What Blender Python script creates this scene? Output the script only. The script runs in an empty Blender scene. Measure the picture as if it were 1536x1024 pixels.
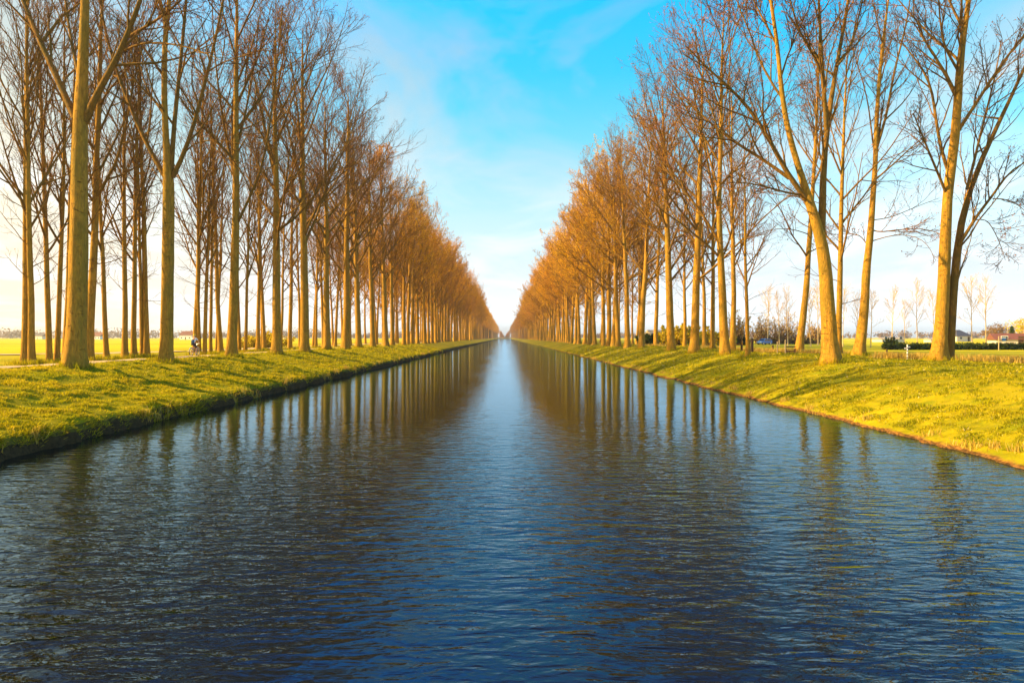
import bpy, bmesh, math, random
import numpy as np
from mathutils import Vector

random.seed(7)
R_ = math.radians
scene = bpy.context.scene
COL = scene.collection

# ------------------------------------------------------------------ camera
EYE = 3.25
F = 1024.0            # focal length in pixels of the 1536 px wide photograph
VPX, VPY = 757.0, 506.0
cam = bpy.data.cameras.new('camera')
cam.lens, cam.sensor_width = 24.0, 36.0
cam.shift_x, cam.shift_y = (768 - VPX) / 1536, -(512 - VPY) / 1536
cam.clip_end = 9000
cam_o = bpy.data.objects.new('camera', cam)
COL.objects.link(cam_o)
cam_o.location = (0, 0, EYE)
cam_o.rotation_euler = (math.pi / 2, 0, 0)
scene.camera = cam_o

SUN_EL, SUN_AZ = 29.0, -94.0      # azimuth measured from +Y towards +X


def P3(px, py, d):
    return np.array([(px - VPX) / F * d, d, EYE - (py - VPY) / F * d])


# ------------------------------------------------------------------ numpy helpers
def hash2(ix, iy, seed=0):
    h = (ix.astype(np.int64) * 374761393 + iy.astype(np.int64) * 668265263 + seed * 1442695041) & 0xFFFFFFFF
    h = ((h ^ (h >> 13)) * 1274126177) & 0xFFFFFFFF
    h = h ^ (h >> 16)
    return (h & 0xFFFF) / 65535.0


def vnoise(x, y, seed=0):
    x = np.asarray(x, float); y = np.asarray(y, float)
    ix = np.floor(x); iy = np.floor(y)
    fx = x - ix; fy = y - iy
    fx = fx * fx * (3 - 2 * fx); fy = fy * fy * (3 - 2 * fy)
    a = hash2(ix, iy, seed); b = hash2(ix + 1, iy, seed)
    c = hash2(ix, iy + 1, seed); d = hash2(ix + 1, iy + 1, seed)
    return (a * (1 - fx) + b * fx) * (1 - fy) + (c * (1 - fx) + d * fx) * fy - 0.5


def norm(v):
    return v / np.maximum(np.linalg.norm(v, axis=-1, keepdims=True), 1e-9)


def mesh_np(name, V, Q, mats, MI=None, smooth=True):
    me = bpy.data.meshes.new(name)
    V = np.asarray(V, np.float32).reshape(-1, 3); Q = np.asarray(Q, np.int32).reshape(-1, 4)
    me.vertices.add(len(V)); me.vertices.foreach_set('co', V.ravel())
    me.loops.add(len(Q) * 4); me.loops.foreach_set('vertex_index', Q.ravel())
    me.polygons.add(len(Q)); me.polygons.foreach_set('loop_start', np.arange(0, len(Q) * 4, 4, dtype=np.int32))
    if smooth:
        me.polygons.foreach_set('use_smooth', np.ones(len(Q), bool))
    for m in (mats if isinstance(mats, (list, tuple)) else [mats]):
        me.materials.append(m)
    if MI is not None:
        me.polygons.foreach_set('material_index', np.asarray(MI, np.int32))
    me.update(calc_edges=True)
    return me


def link(name, data, parent=None, loc=None):
    o = bpy.data.objects.new(name, data)
    COL.objects.link(o)
    if parent is not None:
        o.parent = parent
    if loc is not None:
        o.location = loc
    return o


def tag(o, label=None, cat=None, group=None, kind=None):
    if label: o['label'] = label
    if cat: o['category'] = cat
    if group: o['group'] = group
    if kind: o['kind'] = kind
    return o


def empty(name, loc, rz=0.0):
    o = bpy.data.objects.new(name, None)
    COL.objects.link(o)
    o.location = loc
    o.rotation_euler = (0, 0, rz)
    o.empty_display_size = 0.3
    return o


def tubes(P, R, k):
    """P (m,n,3), R (m,n): m tubes of n rings with k sides -> V, Q"""
    m, n, _ = P.shape
    T = np.gradient(P, axis=1)
    T = norm(T)
    mean = norm(P[:, -1] - P[:, 0])
    ref = np.where(np.abs(mean[:, 2:3]) < 0.8, np.array([[0, 0, 1.0]]), np.array([[1.0, 0, 0]]))
    U = norm(np.cross(T, ref[:, None, :]))
    W = np.cross(T, U)
    a = np.arange(k) * 2 * math.pi / k
    ring = U[:, :, None, :] * np.cos(a)[None, None, :, None] + W[:, :, None, :] * np.sin(a)[None, None, :, None]
    V = P[:, :, None, :] + ring * R[:, :, None, None]
    idx = np.arange(m * n * k).reshape(m, n, k)
    a0 = idx[:, :-1, :]; a1 = np.roll(a0, -1, axis=2)
    b0 = idx[:, 1:, :]; b1 = np.roll(b0, -1, axis=2)
    Q = np.stack([a0, b0, b1, a1], axis=-1).reshape(-1, 4)
    return V.reshape(-1, 3), Q


class Bag:
    def __init__(self):
        self.V, self.Q, self.M, self.n = [], [], [], 0

    def add(self, V, Q, mi=0):
        self.V.append(V); self.Q.append(Q + self.n); self.M.append(np.full(len(Q), mi)); self.n += len(V)

    def mesh(self, name, mats, smooth=True):
        return mesh_np(name, np.concatenate(self.V), np.concatenate(self.Q), mats, np.concatenate(self.M), smooth)


def resample(P, R, n):
    P = np.asarray(P, float); R = np.asarray(R, float)
    s = np.concatenate([[0], np.cumsum(np.linalg.norm(np.diff(P, axis=0), axis=1))])
    # smooth (Catmull-like) by dense linear interpolation then averaging
    t = np.linspace(0, s[-1], n)
    out = np.stack([np.interp(t, s, P[:, i]) for i in range(3)], 1)
    r = np.interp(t, s, R)
    for _ in range(2):
        out[1:-1] = 0.25 * out[:-2] + 0.5 * out[1:-1] + 0.25 * out[2:]
    return out, r


# ------------------------------------------------------------------ materials
def new_mat(name):
    m = bpy.data.materials.new(name)
    m.use_nodes = True
    nt = m.node_tree
    b = nt.nodes['Principled BSDF']
    b.inputs['Roughness'].default_value = 0.8
    b.inputs['Specular IOR Level'].default_value = 0.25
    return m, nt, b


def ramp(nt, stops, fac=None):
    r = nt.nodes.new('ShaderNodeValToRGB')
    e = r.color_ramp.elements
    while len(e) < len(stops):
        e.new(0.5)
    for el, (p, c) in zip(e, stops):
        el.position = p
        el.color = (*c, 1) if len(c) == 3 else c
    if fac is not None:
        nt.links.new(fac, r.inputs[0])
    return r


def noise(nt, vec, scale, detail=4, rough=0.55, dist=0.0):
    n = nt.nodes.new('ShaderNodeTexNoise')
    n.inputs['Scale'].default_value = scale
    n.inputs['Detail'].default_value = detail
    n.inputs['Roughness'].default_value = rough
    n.inputs['Distortion'].default_value = dist
    if vec is not None:
        nt.links.new(vec, n.inputs['Vector'])
    return n


def mapping(nt, vec, scale=(1, 1, 1), rot=(0, 0, 0), loc=(0, 0, 0)):
    m = nt.nodes.new('ShaderNodeMapping')
    m.inputs['Scale'].default_value = scale
    m.inputs['Rotation'].default_value = rot
    m.inputs['Location'].default_value = loc
    nt.links.new(vec, m.inputs['Vector'])
    return m.outputs[0]


def mix(nt, a, b, fac, mode='MIX'):
    n = nt.nodes.new('ShaderNodeMix')
    n.data_type = 'RGBA'; n.blend_type = mode
    if isinstance(fac, (int, float)):
        n.inputs[0].default_value = fac
    else:
        nt.links.new(fac, n.inputs[0])
    for sock, v in ((n.inputs[6], a), (n.inputs[7], b)):
        if isinstance(v, tuple):
            sock.default_value = (*v, 1)
        else:
            nt.links.new(v, sock)
    return n.outputs[2]


def bump(nt, b, h, strength, dist):
    n = nt.nodes.new('ShaderNodeBump')
    n.inputs['Strength'].default_value = strength
    n.inputs['Distance'].default_value = dist
    nt.links.new(h, n.inputs['Height'])
    nt.links.new(n.outputs[0], b.inputs['Normal'])
    return n


def simple(name, c, rough=0.7, var=0.15, scale=6.0, metallic=0.0, spec=0.3):
    m, nt, b = new_mat(name)
    tc = nt.nodes.new('ShaderNodeTexCoord')
    n = noise(nt, tc.outputs['Object'], scale)
    lo = tuple(max(0, x * (1 - var)) for x in c); hi = tuple(min(1, x * (1 + var)) for x in c)
    r = ramp(nt, [(0.3, lo), (0.7, hi)], n.outputs[0])
    nt.links.new(r.outputs[0], b.inputs['Base Color'])
    b.inputs['Roughness'].default_value = rough
    b.inputs['Metallic'].default_value = metallic
    b.inputs['Specular IOR Level'].default_value = spec
    return m


def bark_mat(name, lo, hi, knot):
    m, nt, b = new_mat(name)
    tc = nt.nodes.new('ShaderNodeTexCoord')
    o = tc.outputs['Object']
    n1 = noise(nt, mapping(nt, o, (9, 9, 2.2)), 1.0, 6, 0.7, 0.8)
    c = ramp(nt, [(0.30, lo), (0.62, hi)], n1.outputs[0]).outputs[0]
    # lenticel rows and branch scars: short dark flecks lying across the trunk
    n2 = noise(nt, mapping(nt, o, (2.6, 2.6, 6.5)), 1.0, 5, 0.6, 1.2)
    f2 = ramp(nt, [(0.62, (0, 0, 0)), (0.72, (0.7, 0.7, 0.7))], n2.outputs[0]).outputs[0]
    c = mix(nt, c, knot, f2)
    n3 = noise(nt, mapping(nt, o, (1.5, 1.5, 0.55)), 1.0, 6, 0.65, 0.5)
    c = mix(nt, c, tuple(x * y for x, y in zip(hi, (0.46, 0.60, 0.7))), ramp(nt, [(0.44, (0, 0, 0)), (0.62, (0.75, 0.75, 0.75))], n3.outputs[0]).outputs[0])
    nt.links.new(c, b.inputs['Base Color'])
    b.inputs['Roughness'].default_value = 0.9
    b.inputs['Specular IOR Level'].default_value = 0.12
    mx = nt.nodes.new('ShaderNodeMath'); mx.operation = 'SUBTRACT'
    nt.links.new(n1.outputs[0], mx.inputs[0]); nt.links.new(f2, mx.inputs[1])
    bump(nt, b, mx.outputs[0], 1.0, 0.09)
    return m


M_BARK = bark_mat('poplar bark', (0.22, 0.115, 0.018), (0.56, 0.285, 0.030), (0.14, 0.06, 0.02))
M_LIMB = bark_mat('limb bark', (0.13, 0.062, 0.014), (0.33, 0.17, 0.026), (0.09, 0.045, 0.015))


def island_mat(name, stops, rough=0.8, trans=0.0, spec=0.1, patch=None, patch2=None, vary=0.0):
    """colour chosen per loose piece (twig, bud, blade of grass), optional translucency"""
    m, nt, b = new_mat(name)
    g = nt.nodes.new('ShaderNodeNewGeometry')
    c = ramp(nt, stops, g.outputs['Random Per Island']).outputs[0]
    for patch in [q for q in (patch, patch2) if q]:
        tc = nt.nodes.new('ShaderNodeTexCoord')
        pn = noise(nt, tc.outputs['Object'], patch[0], 3)
        c = mix(nt, c, patch[1], ramp(nt, [(0.45, (0, 0, 0)), (0.68, (patch[2],) * 3)], pn.outputs[0]).outputs[0])
    if vary:                           # one tree is paler or redder than the next
        oi = nt.nodes.new('ShaderNodeObjectInfo')
        hs = nt.nodes.new('ShaderNodeHueSaturation')
        mv = nt.nodes.new('ShaderNodeMapRange'); mv.inputs[3].default_value = 1 - vary; mv.inputs[4].default_value = 1 + vary * 0.7
        nt.links.new(oi.outputs['Random'], mv.inputs[0]); nt.links.new(mv.outputs[0], hs.inputs['Value'])
        mh = nt.nodes.new('ShaderNodeMapRange'); mh.inputs[3].default_value = 0.488; mh.inputs[4].default_value = 0.512
        mw = nt.nodes.new('ShaderNodeMath'); mw.operation = 'PINGPONG'; mw.inputs[1].default_value = 0.19
        nt.links.new(oi.outputs['Random'], mw.inputs[0]); mh.inputs[2].default_value = 0.19
        nt.links.new(mw.outputs[0], mh.inputs[0]); nt.links.new(mh.outputs[0], hs.inputs['Hue'])
        nt.links.new(c, hs.inputs['Color']); c = hs.outputs[0]
    nt.links.new(c, b.inputs['Base Color'])
    b.inputs['Roughness'].default_value = rough
    b.inputs['Specular IOR Level'].default_value = spec
    if trans > 0:
        t = nt.nodes.new('ShaderNodeBsdfTranslucent')
        nt.links.new(c, t.inputs['Color'])
        ms = nt.nodes.new('ShaderNodeMixShader')
        ms.inputs[0].default_value = trans
        out = nt.nodes['Material Output']
        nt.links.new(b.outputs[0], ms.inputs[1]); nt.links.new(t.outputs[0], ms.inputs[2])
        nt.links.new(ms.outputs[0], out.inputs[0])
    return m


M_TWIG = island_mat('twig bark', [(0.0, (0.07, 0.032, 0.012)), (0.5, (0.14, 0.065, 0.018)), (1.0, (0.26, 0.125, 0.024))], vary=0.35)
M_BUD = island_mat('catkins and buds', [(0.0, (0.52, 0.20, 0.006)), (0.5, (0.78, 0.38, 0.008)), (1.0, (0.90, 0.56, 0.02))], trans=0.45, vary=0.32)
M_RED = island_mat('reddish buds', [(0.0, (0.25, 0.075, 0.025)), (0.6, (0.46, 0.16, 0.03)), (1.0, (0.60, 0.26, 0.03))], trans=0.3)
M_GOLD = island_mat('golden young twigs', [(0.0, (0.20, 0.085, 0.010)), (0.5, (0.36, 0.17, 0.014)), (1.0, (0.52, 0.26, 0.020))], vary=0.35)
M_THICKET = island_mat('pale thicket twigs', [(0.0, (0.42, 0.25, 0.06)), (1.0, (0.66, 0.46, 0.14))], trans=0.3)
M_GRASS = island_mat('grass blades', [(0.0, (0.15, 0.165, 0.003)), (0.45, (0.31, 0.31, 0.004)), (0.8, (0.47, 0.41, 0.005)), (0.93, (0.60, 0.46, 0.02)), (0.985, (0.64, 0.50, 0.14)), (1.0, (0.75, 0.70, 0.5))],
                     trans=0.28, patch=(0.35, (0.56, 0.37, 0.006), 0.45), patch2=(0.9, (0.20, 0.20, 0.003), 0.75))
M_GRASS_GLOW = island_mat('glow-tinted grass blades', [(0.0, (0.20, 0.19, 0.003)), (0.45, (0.42, 0.37, 0.004)), (0.8, (0.58, 0.48, 0.005)), (0.94, (0.68, 0.51, 0.02)), (1.0, (0.68, 0.52, 0.12))],
                            trans=0.45, patch=(0.35, (0.66, 0.45, 0.006), 0.45), patch2=(0.9, (0.32, 0.33, 0.003), 0.6))  # yellower, brighter grass copy: the towpath bank's warm glow put into the colour
M_DRY = island_mat('dry grass', [(0.0, (0.40, 0.24, 0.03)), (0.6, (0.60, 0.40, 0.06)), (1.0, (0.70, 0.52, 0.14))], trans=0.35)
M_LEAF_DARK = island_mat('hedge leaves', [(0.0, (0.03, 0.05, 0.01)), (0.7, (0.06, 0.09, 0.015)), (1.0, (0.12, 0.13, 0.02))], trans=0.2)
M_LEAF_YEL = island_mat('willow shoots', [(0.0, (0.45, 0.32, 0.01)), (0.6, (0.68, 0.52, 0.012)), (1.0, (0.78, 0.64, 0.03))], trans=0.35)
M_FAR = island_mat('far tree crowns', [(0.0, (0.14, 0.085, 0.04)), (0.5, (0.24, 0.14, 0.055)), (1.0, (0.30, 0.20, 0.06))], trans=0.1)
M_PALE = island_mat('pale sapling bark', [(0.0, (0.55, 0.36, 0.16)), (1.0, (0.75, 0.55, 0.28))])

# ------------------------------------------------------------------ ground
WL, WR = 13.35, 13.05            # water half widths
LX = np.array([-2500, -300, -80, -40, -30, -26, -23.5, -21.2, -20.0, -18.6, -17.2, -16.0, -14.8, -13.95, -13.64, -13.46, -13.38, -13.3, -12.8, -11, 0.])
LZ = np.array([1.45, 1.45, 1.50, 1.58, 1.66, 1.74, 1.78, 1.84, 1.82, 1.62, 1.29, 1.02, 0.80, 0.65, 0.50, 0.28, 0.08, -0.1, -0.5, -1.4, -1.6])
RX = np.array([0., 11, 12.6, 13.0, 13.12, 13.5, 14.2, 15.5, 17, 18.5, 20, 22, 26, 32, 45, 80, 300, 2500])
RZ = np.array([-1.6, -1.4, -0.5, -0.06, 0.07, 0.20, 0.46, 0.88, 1.32, 1.66, 1.82, 1.86, 1.80, 1.66, 1.55, 1.50, 1.45, 1.45])


def gz(x, y, fine=True):
    x = np.asarray(x, float); y = np.asarray(y, float)
    wob = 0.8 * vnoise(y * 0.21, y * 0 + 3.3, 5) + 0.5 * vnoise(y * 0.9, y * 0 + 1.3, 9) + 0.32 * vnoise(y * 4.1, y * 0 + 1.3, 4)
    near = np.clip((60 - np.abs(x)) / 20, 0, 1)
    xx = x - wob * np.sign(x) * near * 0.8
    z = np.where(x < 0, np.interp(xx, LX, LZ), np.interp(xx, RX, RZ))
    amp = np.clip((np.abs(x) - 12.8) / 1.5, 0, 1) * near * np.where(x > 0, 0.55, 1.0)
    z = z + amp * (0.14 * vnoise(x * 0.7, y * 0.7, 1) + 0.12 * vnoise(x * 2.2, y * 2.2, 11))
    if fine:
        z = z + amp * 0.05 * vnoise(x * 6, y * 6, 3)
    return z


def ground():
    xs = np.concatenate([[-2500, -1500, -600, -300, -150, -100, -75], np.arange(-60, -30, 3), np.arange(-30, -22, 0.8), np.arange(-22, -14.2, 0.25),
                         np.arange(-14.2, -12.6, 0.08), [-12, -11, -6, 0, 6, 11, 12], np.arange(12.6, 15, 0.1), np.arange(15, 23, 0.25),
                         np.arange(23, 33, 0.8), np.arange(33, 61, 3), [75, 100, 150, 300, 600, 1500, 2500]])
    ys = np.concatenate([np.arange(-30, 8, 2.0), np.arange(8, 60, 0.22), np.arange(60, 130, 0.7), np.arange(130, 400, 4), np.arange(400, 2000, 25),
                         [2000, 2050, 2300, 2600, 3200]])
    X, Y = np.meshgrid(xs, ys)
    Z = gz(X, Y)
    Z = np.where((np.abs(X) < 14) & (Y >= 2000), 1.2, Z)
    V = np.stack([X, Y, Z], -1).reshape(-1, 3)
    idx = np.arange(X.size).reshape(X.shape)
    Q = np.stack([idx[:-1, :-1], idx[:-1, 1:], idx[1:, 1:], idx[1:, :-1]], -1).reshape(-1, 4)
    m, nt, b = new_mat('grassy ground')
    tc = nt.nodes.new('ShaderNodeTexCoord'); o = tc.outputs['Object']
    n1 = noise(nt, o, 3.0, 6, 0.7)
    c = ramp(nt, [(0.28, (0.10, 0.10, 0.003)), (0.5, (0.22, 0.20, 0.004)), (0.72, (0.36, 0.28, 0.006))], n1.outputs[0]).outputs[0]
    n2 = noise(nt, o, 0.12, 4)
    c = mix(nt, c, (0.50, 0.37, 0.006), ramp(nt, [(0.45, (0, 0, 0)), (0.7, (0.7, 0.7, 0.7))], n2.outputs[0]).outputs[0])
    n5 = noise(nt, o, 0.9, 3)
    c = mix(nt, c, (0.17, 0.20, 0.004), ramp(nt, [(0.48, (0, 0, 0)), (0.7, (0.75, 0.75, 0.75))], n5.outputs[0]).outputs[0])
    # field strips far out, running across
    n4 = noise(nt, mapping(nt, o, (0.004, 0.03, 1)), 1.0, 2)
    far = nt.nodes.new('ShaderNodeSeparateXYZ'); nt.links.new(o, far.inputs[0])
    ab = nt.nodes.new('ShaderNodeMath'); ab.operation = 'ABSOLUTE'; nt.links.new(far.outputs[0], ab.inputs[0])
    mr = nt.nodes.new('ShaderNodeMapRange'); mr.inputs[1].default_value = 28; mr.inputs[2].default_value = 60
    nt.links.new(ab.outputs[0], mr.inputs[0])
    cf = ramp(nt, [(0.38, (0.26, 0.30, 0.004)), (0.5, (0.60, 0.48, 0.005)), (0.60, (0.50, 0.43, 0.004))], n4.outputs[0]).outputs[0]
    c = mix(nt, c, cf, mr.outputs[0])
    # bare soil at the waterline (by height above the water)
    nz = noise(nt, o, 2.0, 3)
    ma = nt.nodes.new('ShaderNodeMath'); ma.operation = 'MULTIPLY_ADD'
    nt.links.new(nz.outputs[0], ma.inputs[0]); ma.inputs[1].default_value = -0.12; nt.links.new(far.outputs[2], ma.inputs[2])
    soil = ramp(nt, [(0.0, (1, 1, 1)), (0.06, (0, 0, 0))], ma.outputs[0])
    ns = noise(nt, o, 9.0, 4)
    sc = ramp(nt, [(0.3, (0.08, 0.035, 0.012)), (0.7, (0.32, 0.15, 0.035))], ns.outputs[0]).outputs[0]
    c = mix(nt, c, sc, soil.outputs[0])
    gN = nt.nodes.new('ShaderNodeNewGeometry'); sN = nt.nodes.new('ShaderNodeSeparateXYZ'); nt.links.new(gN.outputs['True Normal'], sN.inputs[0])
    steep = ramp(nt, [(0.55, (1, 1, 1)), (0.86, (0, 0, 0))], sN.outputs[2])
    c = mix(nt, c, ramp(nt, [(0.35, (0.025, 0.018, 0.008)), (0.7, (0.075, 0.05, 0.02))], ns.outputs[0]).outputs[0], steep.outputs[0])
    nt.links.new(c, b.inputs['Base Color'])
    b.inputs['Specular IOR Level'].default_value = 0.05
    b.inputs['Roughness'].default_value = 0.95
    bump(nt, b, n1.outputs[0], 0.6, 0.08)
    tag(link('ground', mesh_np('ground', V, Q, m)), kind='structure')


ground()


def water():
    m, nt, b = new_mat('canal water')
    b.inputs['Base Color'].default_value = (0.005, 0.0055, 0.005, 1)
    b.inputs['Roughness'].default_value = 0.04
    b.inputs['IOR'].default_value = 1.333
    b.inputs['Specular IOR Level'].default_value = 0.5
    tc = nt.nodes.new('ShaderNodeTexCoord'); o = tc.outputs['Object']
    layers = []
    for sc, rot, s, det, wgt in (((0.36, 1.0, 1), 0.17, 4.0, 2, 0.80), ((0.36, 1.0, 1), -0.20, 2.4, 2, 0.75), ((0.5, 1, 1), 0.05, 8.5, 2, 0.20), ((0.4, 1, 1), 0.02, 0.5, 1, 0.40)):
        n = noise(nt, mapping(nt, o, sc, (0, 0, rot)), s, det, 0.5, 0.35)
        out = n.outputs[0]
        if s in (2.4, 8.5):            # sharper crests
            m1 = nt.nodes.new('ShaderNodeMath'); m1.operation = 'SUBTRACT'; m1.inputs[1].default_value = 0.5; nt.links.new(out, m1.inputs[0])
            m2 = nt.nodes.new('ShaderNodeMath'); m2.operation = 'ABSOLUTE'; nt.links.new(m1.outputs[0], m2.inputs[0])
            out = m2.outputs[0]; wgt = -1.3 * wgt
        mm = nt.nodes.new('ShaderNodeMath'); mm.operation = 'MULTIPLY'; mm.inputs[1].default_value = wgt
        nt.links.new(out, mm.inputs[0]); layers.append(mm.outputs[0])
    acc = layers[0]
    for l in layers[1:]:
        a = nt.nodes.new('ShaderNodeMath'); a.operation = 'ADD'
        nt.links.new(acc, a.inputs[0]); nt.links.new(l, a.inputs[1]); acc = a.outputs[0]
    # the breeze ruffles the open water by the bridge more than the sheltered reach between the trees
    sp_ = nt.nodes.new('ShaderNodeSeparateXYZ'); nt.links.new(o, sp_.inputs[0])
    wr = nt.nodes.new('ShaderNodeMapRange'); wr.interpolation_type = 'SMOOTHSTEP'
    for q, v_ in zip((1, 2, 3, 4), (4.0, 32.0, 1.0, 0.15)): wr.inputs[q].default_value = v_
    nt.links.new(sp_.outputs[1], wr.inputs[0])
    gust = noise(nt, mapping(nt, o, (0.12, 0.06, 1)), 1.0, 2)
    gr = nt.nodes.new('ShaderNodeMapRange')
    for q, v_ in zip((1, 2, 3, 4), (0.3, 0.7, 0.55, 1.35)): gr.inputs[q].default_value = v_
    nt.links.new(gust.outputs[0], gr.inputs[0])
    for s_ in (wr.outputs[0], gr.outputs[0]):
        mm = nt.nodes.new('ShaderNodeMath'); mm.operation = 'MULTIPLY'
        nt.links.new(acc, mm.inputs[0]); nt.links.new(s_, mm.inputs[1]); acc = mm.outputs[0]
    bp = bump(nt, b, acc, 1.0, 0.060)
    # dark peaty body under a cool mirror
    gl = nt.nodes.new('ShaderNodeBsdfGlossy'); gl.inputs['Roughness'].default_value = 0.04; gl.inputs['Color'].default_value = (0.52, 0.78, 1.0, 1)
    df = nt.nodes.new('ShaderNodeBsdfDiffuse'); df.inputs['Color'].default_value = (0.005, 0.005, 0.0045, 1)
    fr = nt.nodes.new('ShaderNodeFresnel'); fr.inputs['IOR'].default_value = 1.40
    for nd in (gl, df, fr): nt.links.new(bp.outputs[0], nd.inputs['Normal'])
    ms = nt.nodes.new('ShaderNodeMixShader')
    nt.links.new(fr.outputs[0], ms.inputs[0]); nt.links.new(df.outputs[0], ms.inputs[1]); nt.links.new(gl.outputs[0], ms.inputs[2])
    nt.links.new(ms.outputs[0], nt.nodes['Material Output'].inputs[0])
    V = np.array([[-15, -25, 0], [15, -25, 0], [15, 1999, 0], [-15, 1999, 0]], float)
    tag(link('water', mesh_np('water', V, [[0, 1, 2, 3]], m)), kind='structure')


water()


# ------------------------------------------------------------------ paths: pale strips a few mm above the ground
def strip(name, pts, width, mat, lift=0.03):
    pts = np.array(pts, float)
    s = np.concatenate([[0], np.cumsum(np.linalg.norm(np.diff(pts, axis=0), axis=1))])
    n = max(8, int(s[-1] / 0.9)) if s[-1] < 400 else 400
    t = np.linspace(0, 1, n) ** (1.0 if s[-1] < 400 else 2.2) * s[-1]
    C = np.stack([np.interp(t, s, pts[:, 0]), np.interp(t, s, pts[:, 1])], 1)
    T = norm(np.gradient(C, axis=0)); N = np.stack([-T[:, 1], T[:, 0]], 1)
    rows = []
    for k in np.linspace(-0.5, 0.5, 7):
        w = width * (1 + 0.10 * vnoise(C[:, 0] * 0.8, C[:, 1] * 0.8, 31))
        Q = C + N * (k * w)[:, None]
        z = gz(Q[:, 0], Q[:, 1], False) * 0.4 + gz(C[:, 0], C[:, 1], False) * 0.6 + lift + (0.035 * (1 - (2 * k) ** 2))
        rows.append(np.column_stack([Q, z]))
    V = np.stack(rows, 1)
    idx = np.arange(V.shape[0] * V.shape[1]).reshape(V.shape[:2])
    Qd = np.stack([idx[:-1, :-1], idx[:-1, 1:], idx[1:, 1:], idx[1:, :-1]], -1).reshape(-1, 4)
    return tag(link(name, mesh_np(name, V.reshape(-1, 3), Qd, mat)), kind='structure')


M_PATH = simple('worn gravel', (0.52, 0.38, 0.20), 0.9, 0.18, 3.0)
strip('path', [(-22.9, 4), (-22.9, 1990)], 1.5, M_PATH, 0.05)
strip('field_track', [(-95, 52), (-62, 60), (-47, 66), (-38, 76), (-34, 100), (-33, 200)], 3.0, M_PATH, 0.06)


# ------------------------------------------------------------------ grass
def grass_patch(name, side, n, seed):
    rng = np.random.default_rng(seed)
    y0, y1 = 12.0, 150.0
    u = rng.random(n)
    y = 1 / (1 / y0 - u * (1 / y0 - 1 / y1))
    if side < 0:
        x = -13.42 - 11.5 * rng.random(n) ** 1.15
    else:
        x = 13.45 + 16 * rng.random(n) ** 1.2
    big = vnoise(x * 0.9, y * 0.9, 12)
    cl = np.clip(0.5 + 1.5 * vnoise(x * 2.2, y * 2.2, 11) + 0.9 * vnoise(x * 5.5, y * 5.5, 13) + 0.7 * big, 0, 1.5)
    keep = (rng.random(n) < 0.18 + 0.95 * cl) & ~((np.abs(x + 22.9) < 0.72) & (rng.random(n) < 0.93))
    x, y, cl = x[keep], y[keep], cl[keep]
    n = len(x)
    z = gz(x, y) - 0.02
    h = (0.04 + 0.20 * cl * (0.35 + 0.65 * rng.random(n)) + 0.0011 * y) * (0.50 if side > 0 else 0.52)
    lip = np.abs(x) < (13.85 if side < 0 else 13.6)
    h = np.where(lip, h * (2.0 if side < 0 else 1.0), h)
    h = np.where(lip & (side < 0) & (rng.random(n) < 0.5), 0.01, h)
    w = (0.011 + 0.0009 * y) * (0.6 + 0.8 * rng.random(n))
    ang = rng.random(n) * 2 * math.pi
    u_ = np.stack([np.cos(ang), np.sin(ang), np.zeros(n)], 1)
    la = rng.random(n) * 2 * math.pi
    lean = 0.25 + 0.75 * rng.random(n)
    d_ = np.stack([np.cos(la) * lean, np.sin(la) * lean, np.ones(n) * 0.75], 1)
    d_[:, 0] += np.where(lip, 0.6 * (1 if side < 0 else -0.3), 0.15 * (1 if side < 0 else -1))
    d_[:, 1] += 0.25
    d_[:, 2] = np.where(lip & (side < 0), 0.4, d_[:, 2])
    d_ = norm(d_)
    p = np.stack([x, y, z], 1)
    a = p - u_ * w[:, None] / 2; b = p + u_ * w[:, None] / 2
    t = p + d_ * h[:, None]
    c = t + u_ * w[:, None] * 0.18; e = t - u_ * w[:, None] * 0.18
    V = np.stack([a, b, c, e], 1).reshape(-1, 3)
    tag(link(name, mesh_np(name, V, np.arange(4 * n).reshape(-1, 4), M_GRASS_GLOW if side < 0 else M_GRASS)),
        'yellow green tufted grass on the sloping towpath bank' if side < 0 else 'short yellow green grass on the sunlit bank below the hedge', 'grass', kind='stuff')


grass_patch('grass', -1, 430000, 1)
grass_patch('grass', 1, 430000, 2)


def tuft_patch(name, spots, n, mat, h0, h1, w, seed, label, cat):
    """spots: list of (x, y, rx, ry)"""
    rng = np.random.default_rng(seed)
    S = np.array(spots)
    k = rng.integers(0, len(S), n)
    x = S[k, 0] + S[k, 2] * rng.normal(0, 0.5, n); y = S[k, 1] + S[k, 3] * rng.normal(0, 0.5, n)
    z = gz(x, y) - 0.03
    h = h0 + (h1 - h0) * rng.random(n)
    ang = rng.random(n) * 6.283; la = rng.random(n) * 6.283
    u_ = np.stack([np.cos(ang), np.sin(ang), 0 * ang], 1)
    d_ = norm(np.stack([0.35 * np.cos(la), 0.35 * np.sin(la), np.ones(n)], 1))
    p = np.stack([x, y, z], 1)
    V = np.stack([p - u_ * w / 2, p + u_ * w / 2, p + d_ * h[:, None] + u_ * w * 0.15, p + d_ * h[:, None] - u_ * w * 0.15], 1).reshape(-1, 3)
    return tag(link(name, mesh_np(name, V, np.arange(4 * n).reshape(-1, 4), mat)), label, cat, kind='stuff')


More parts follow.
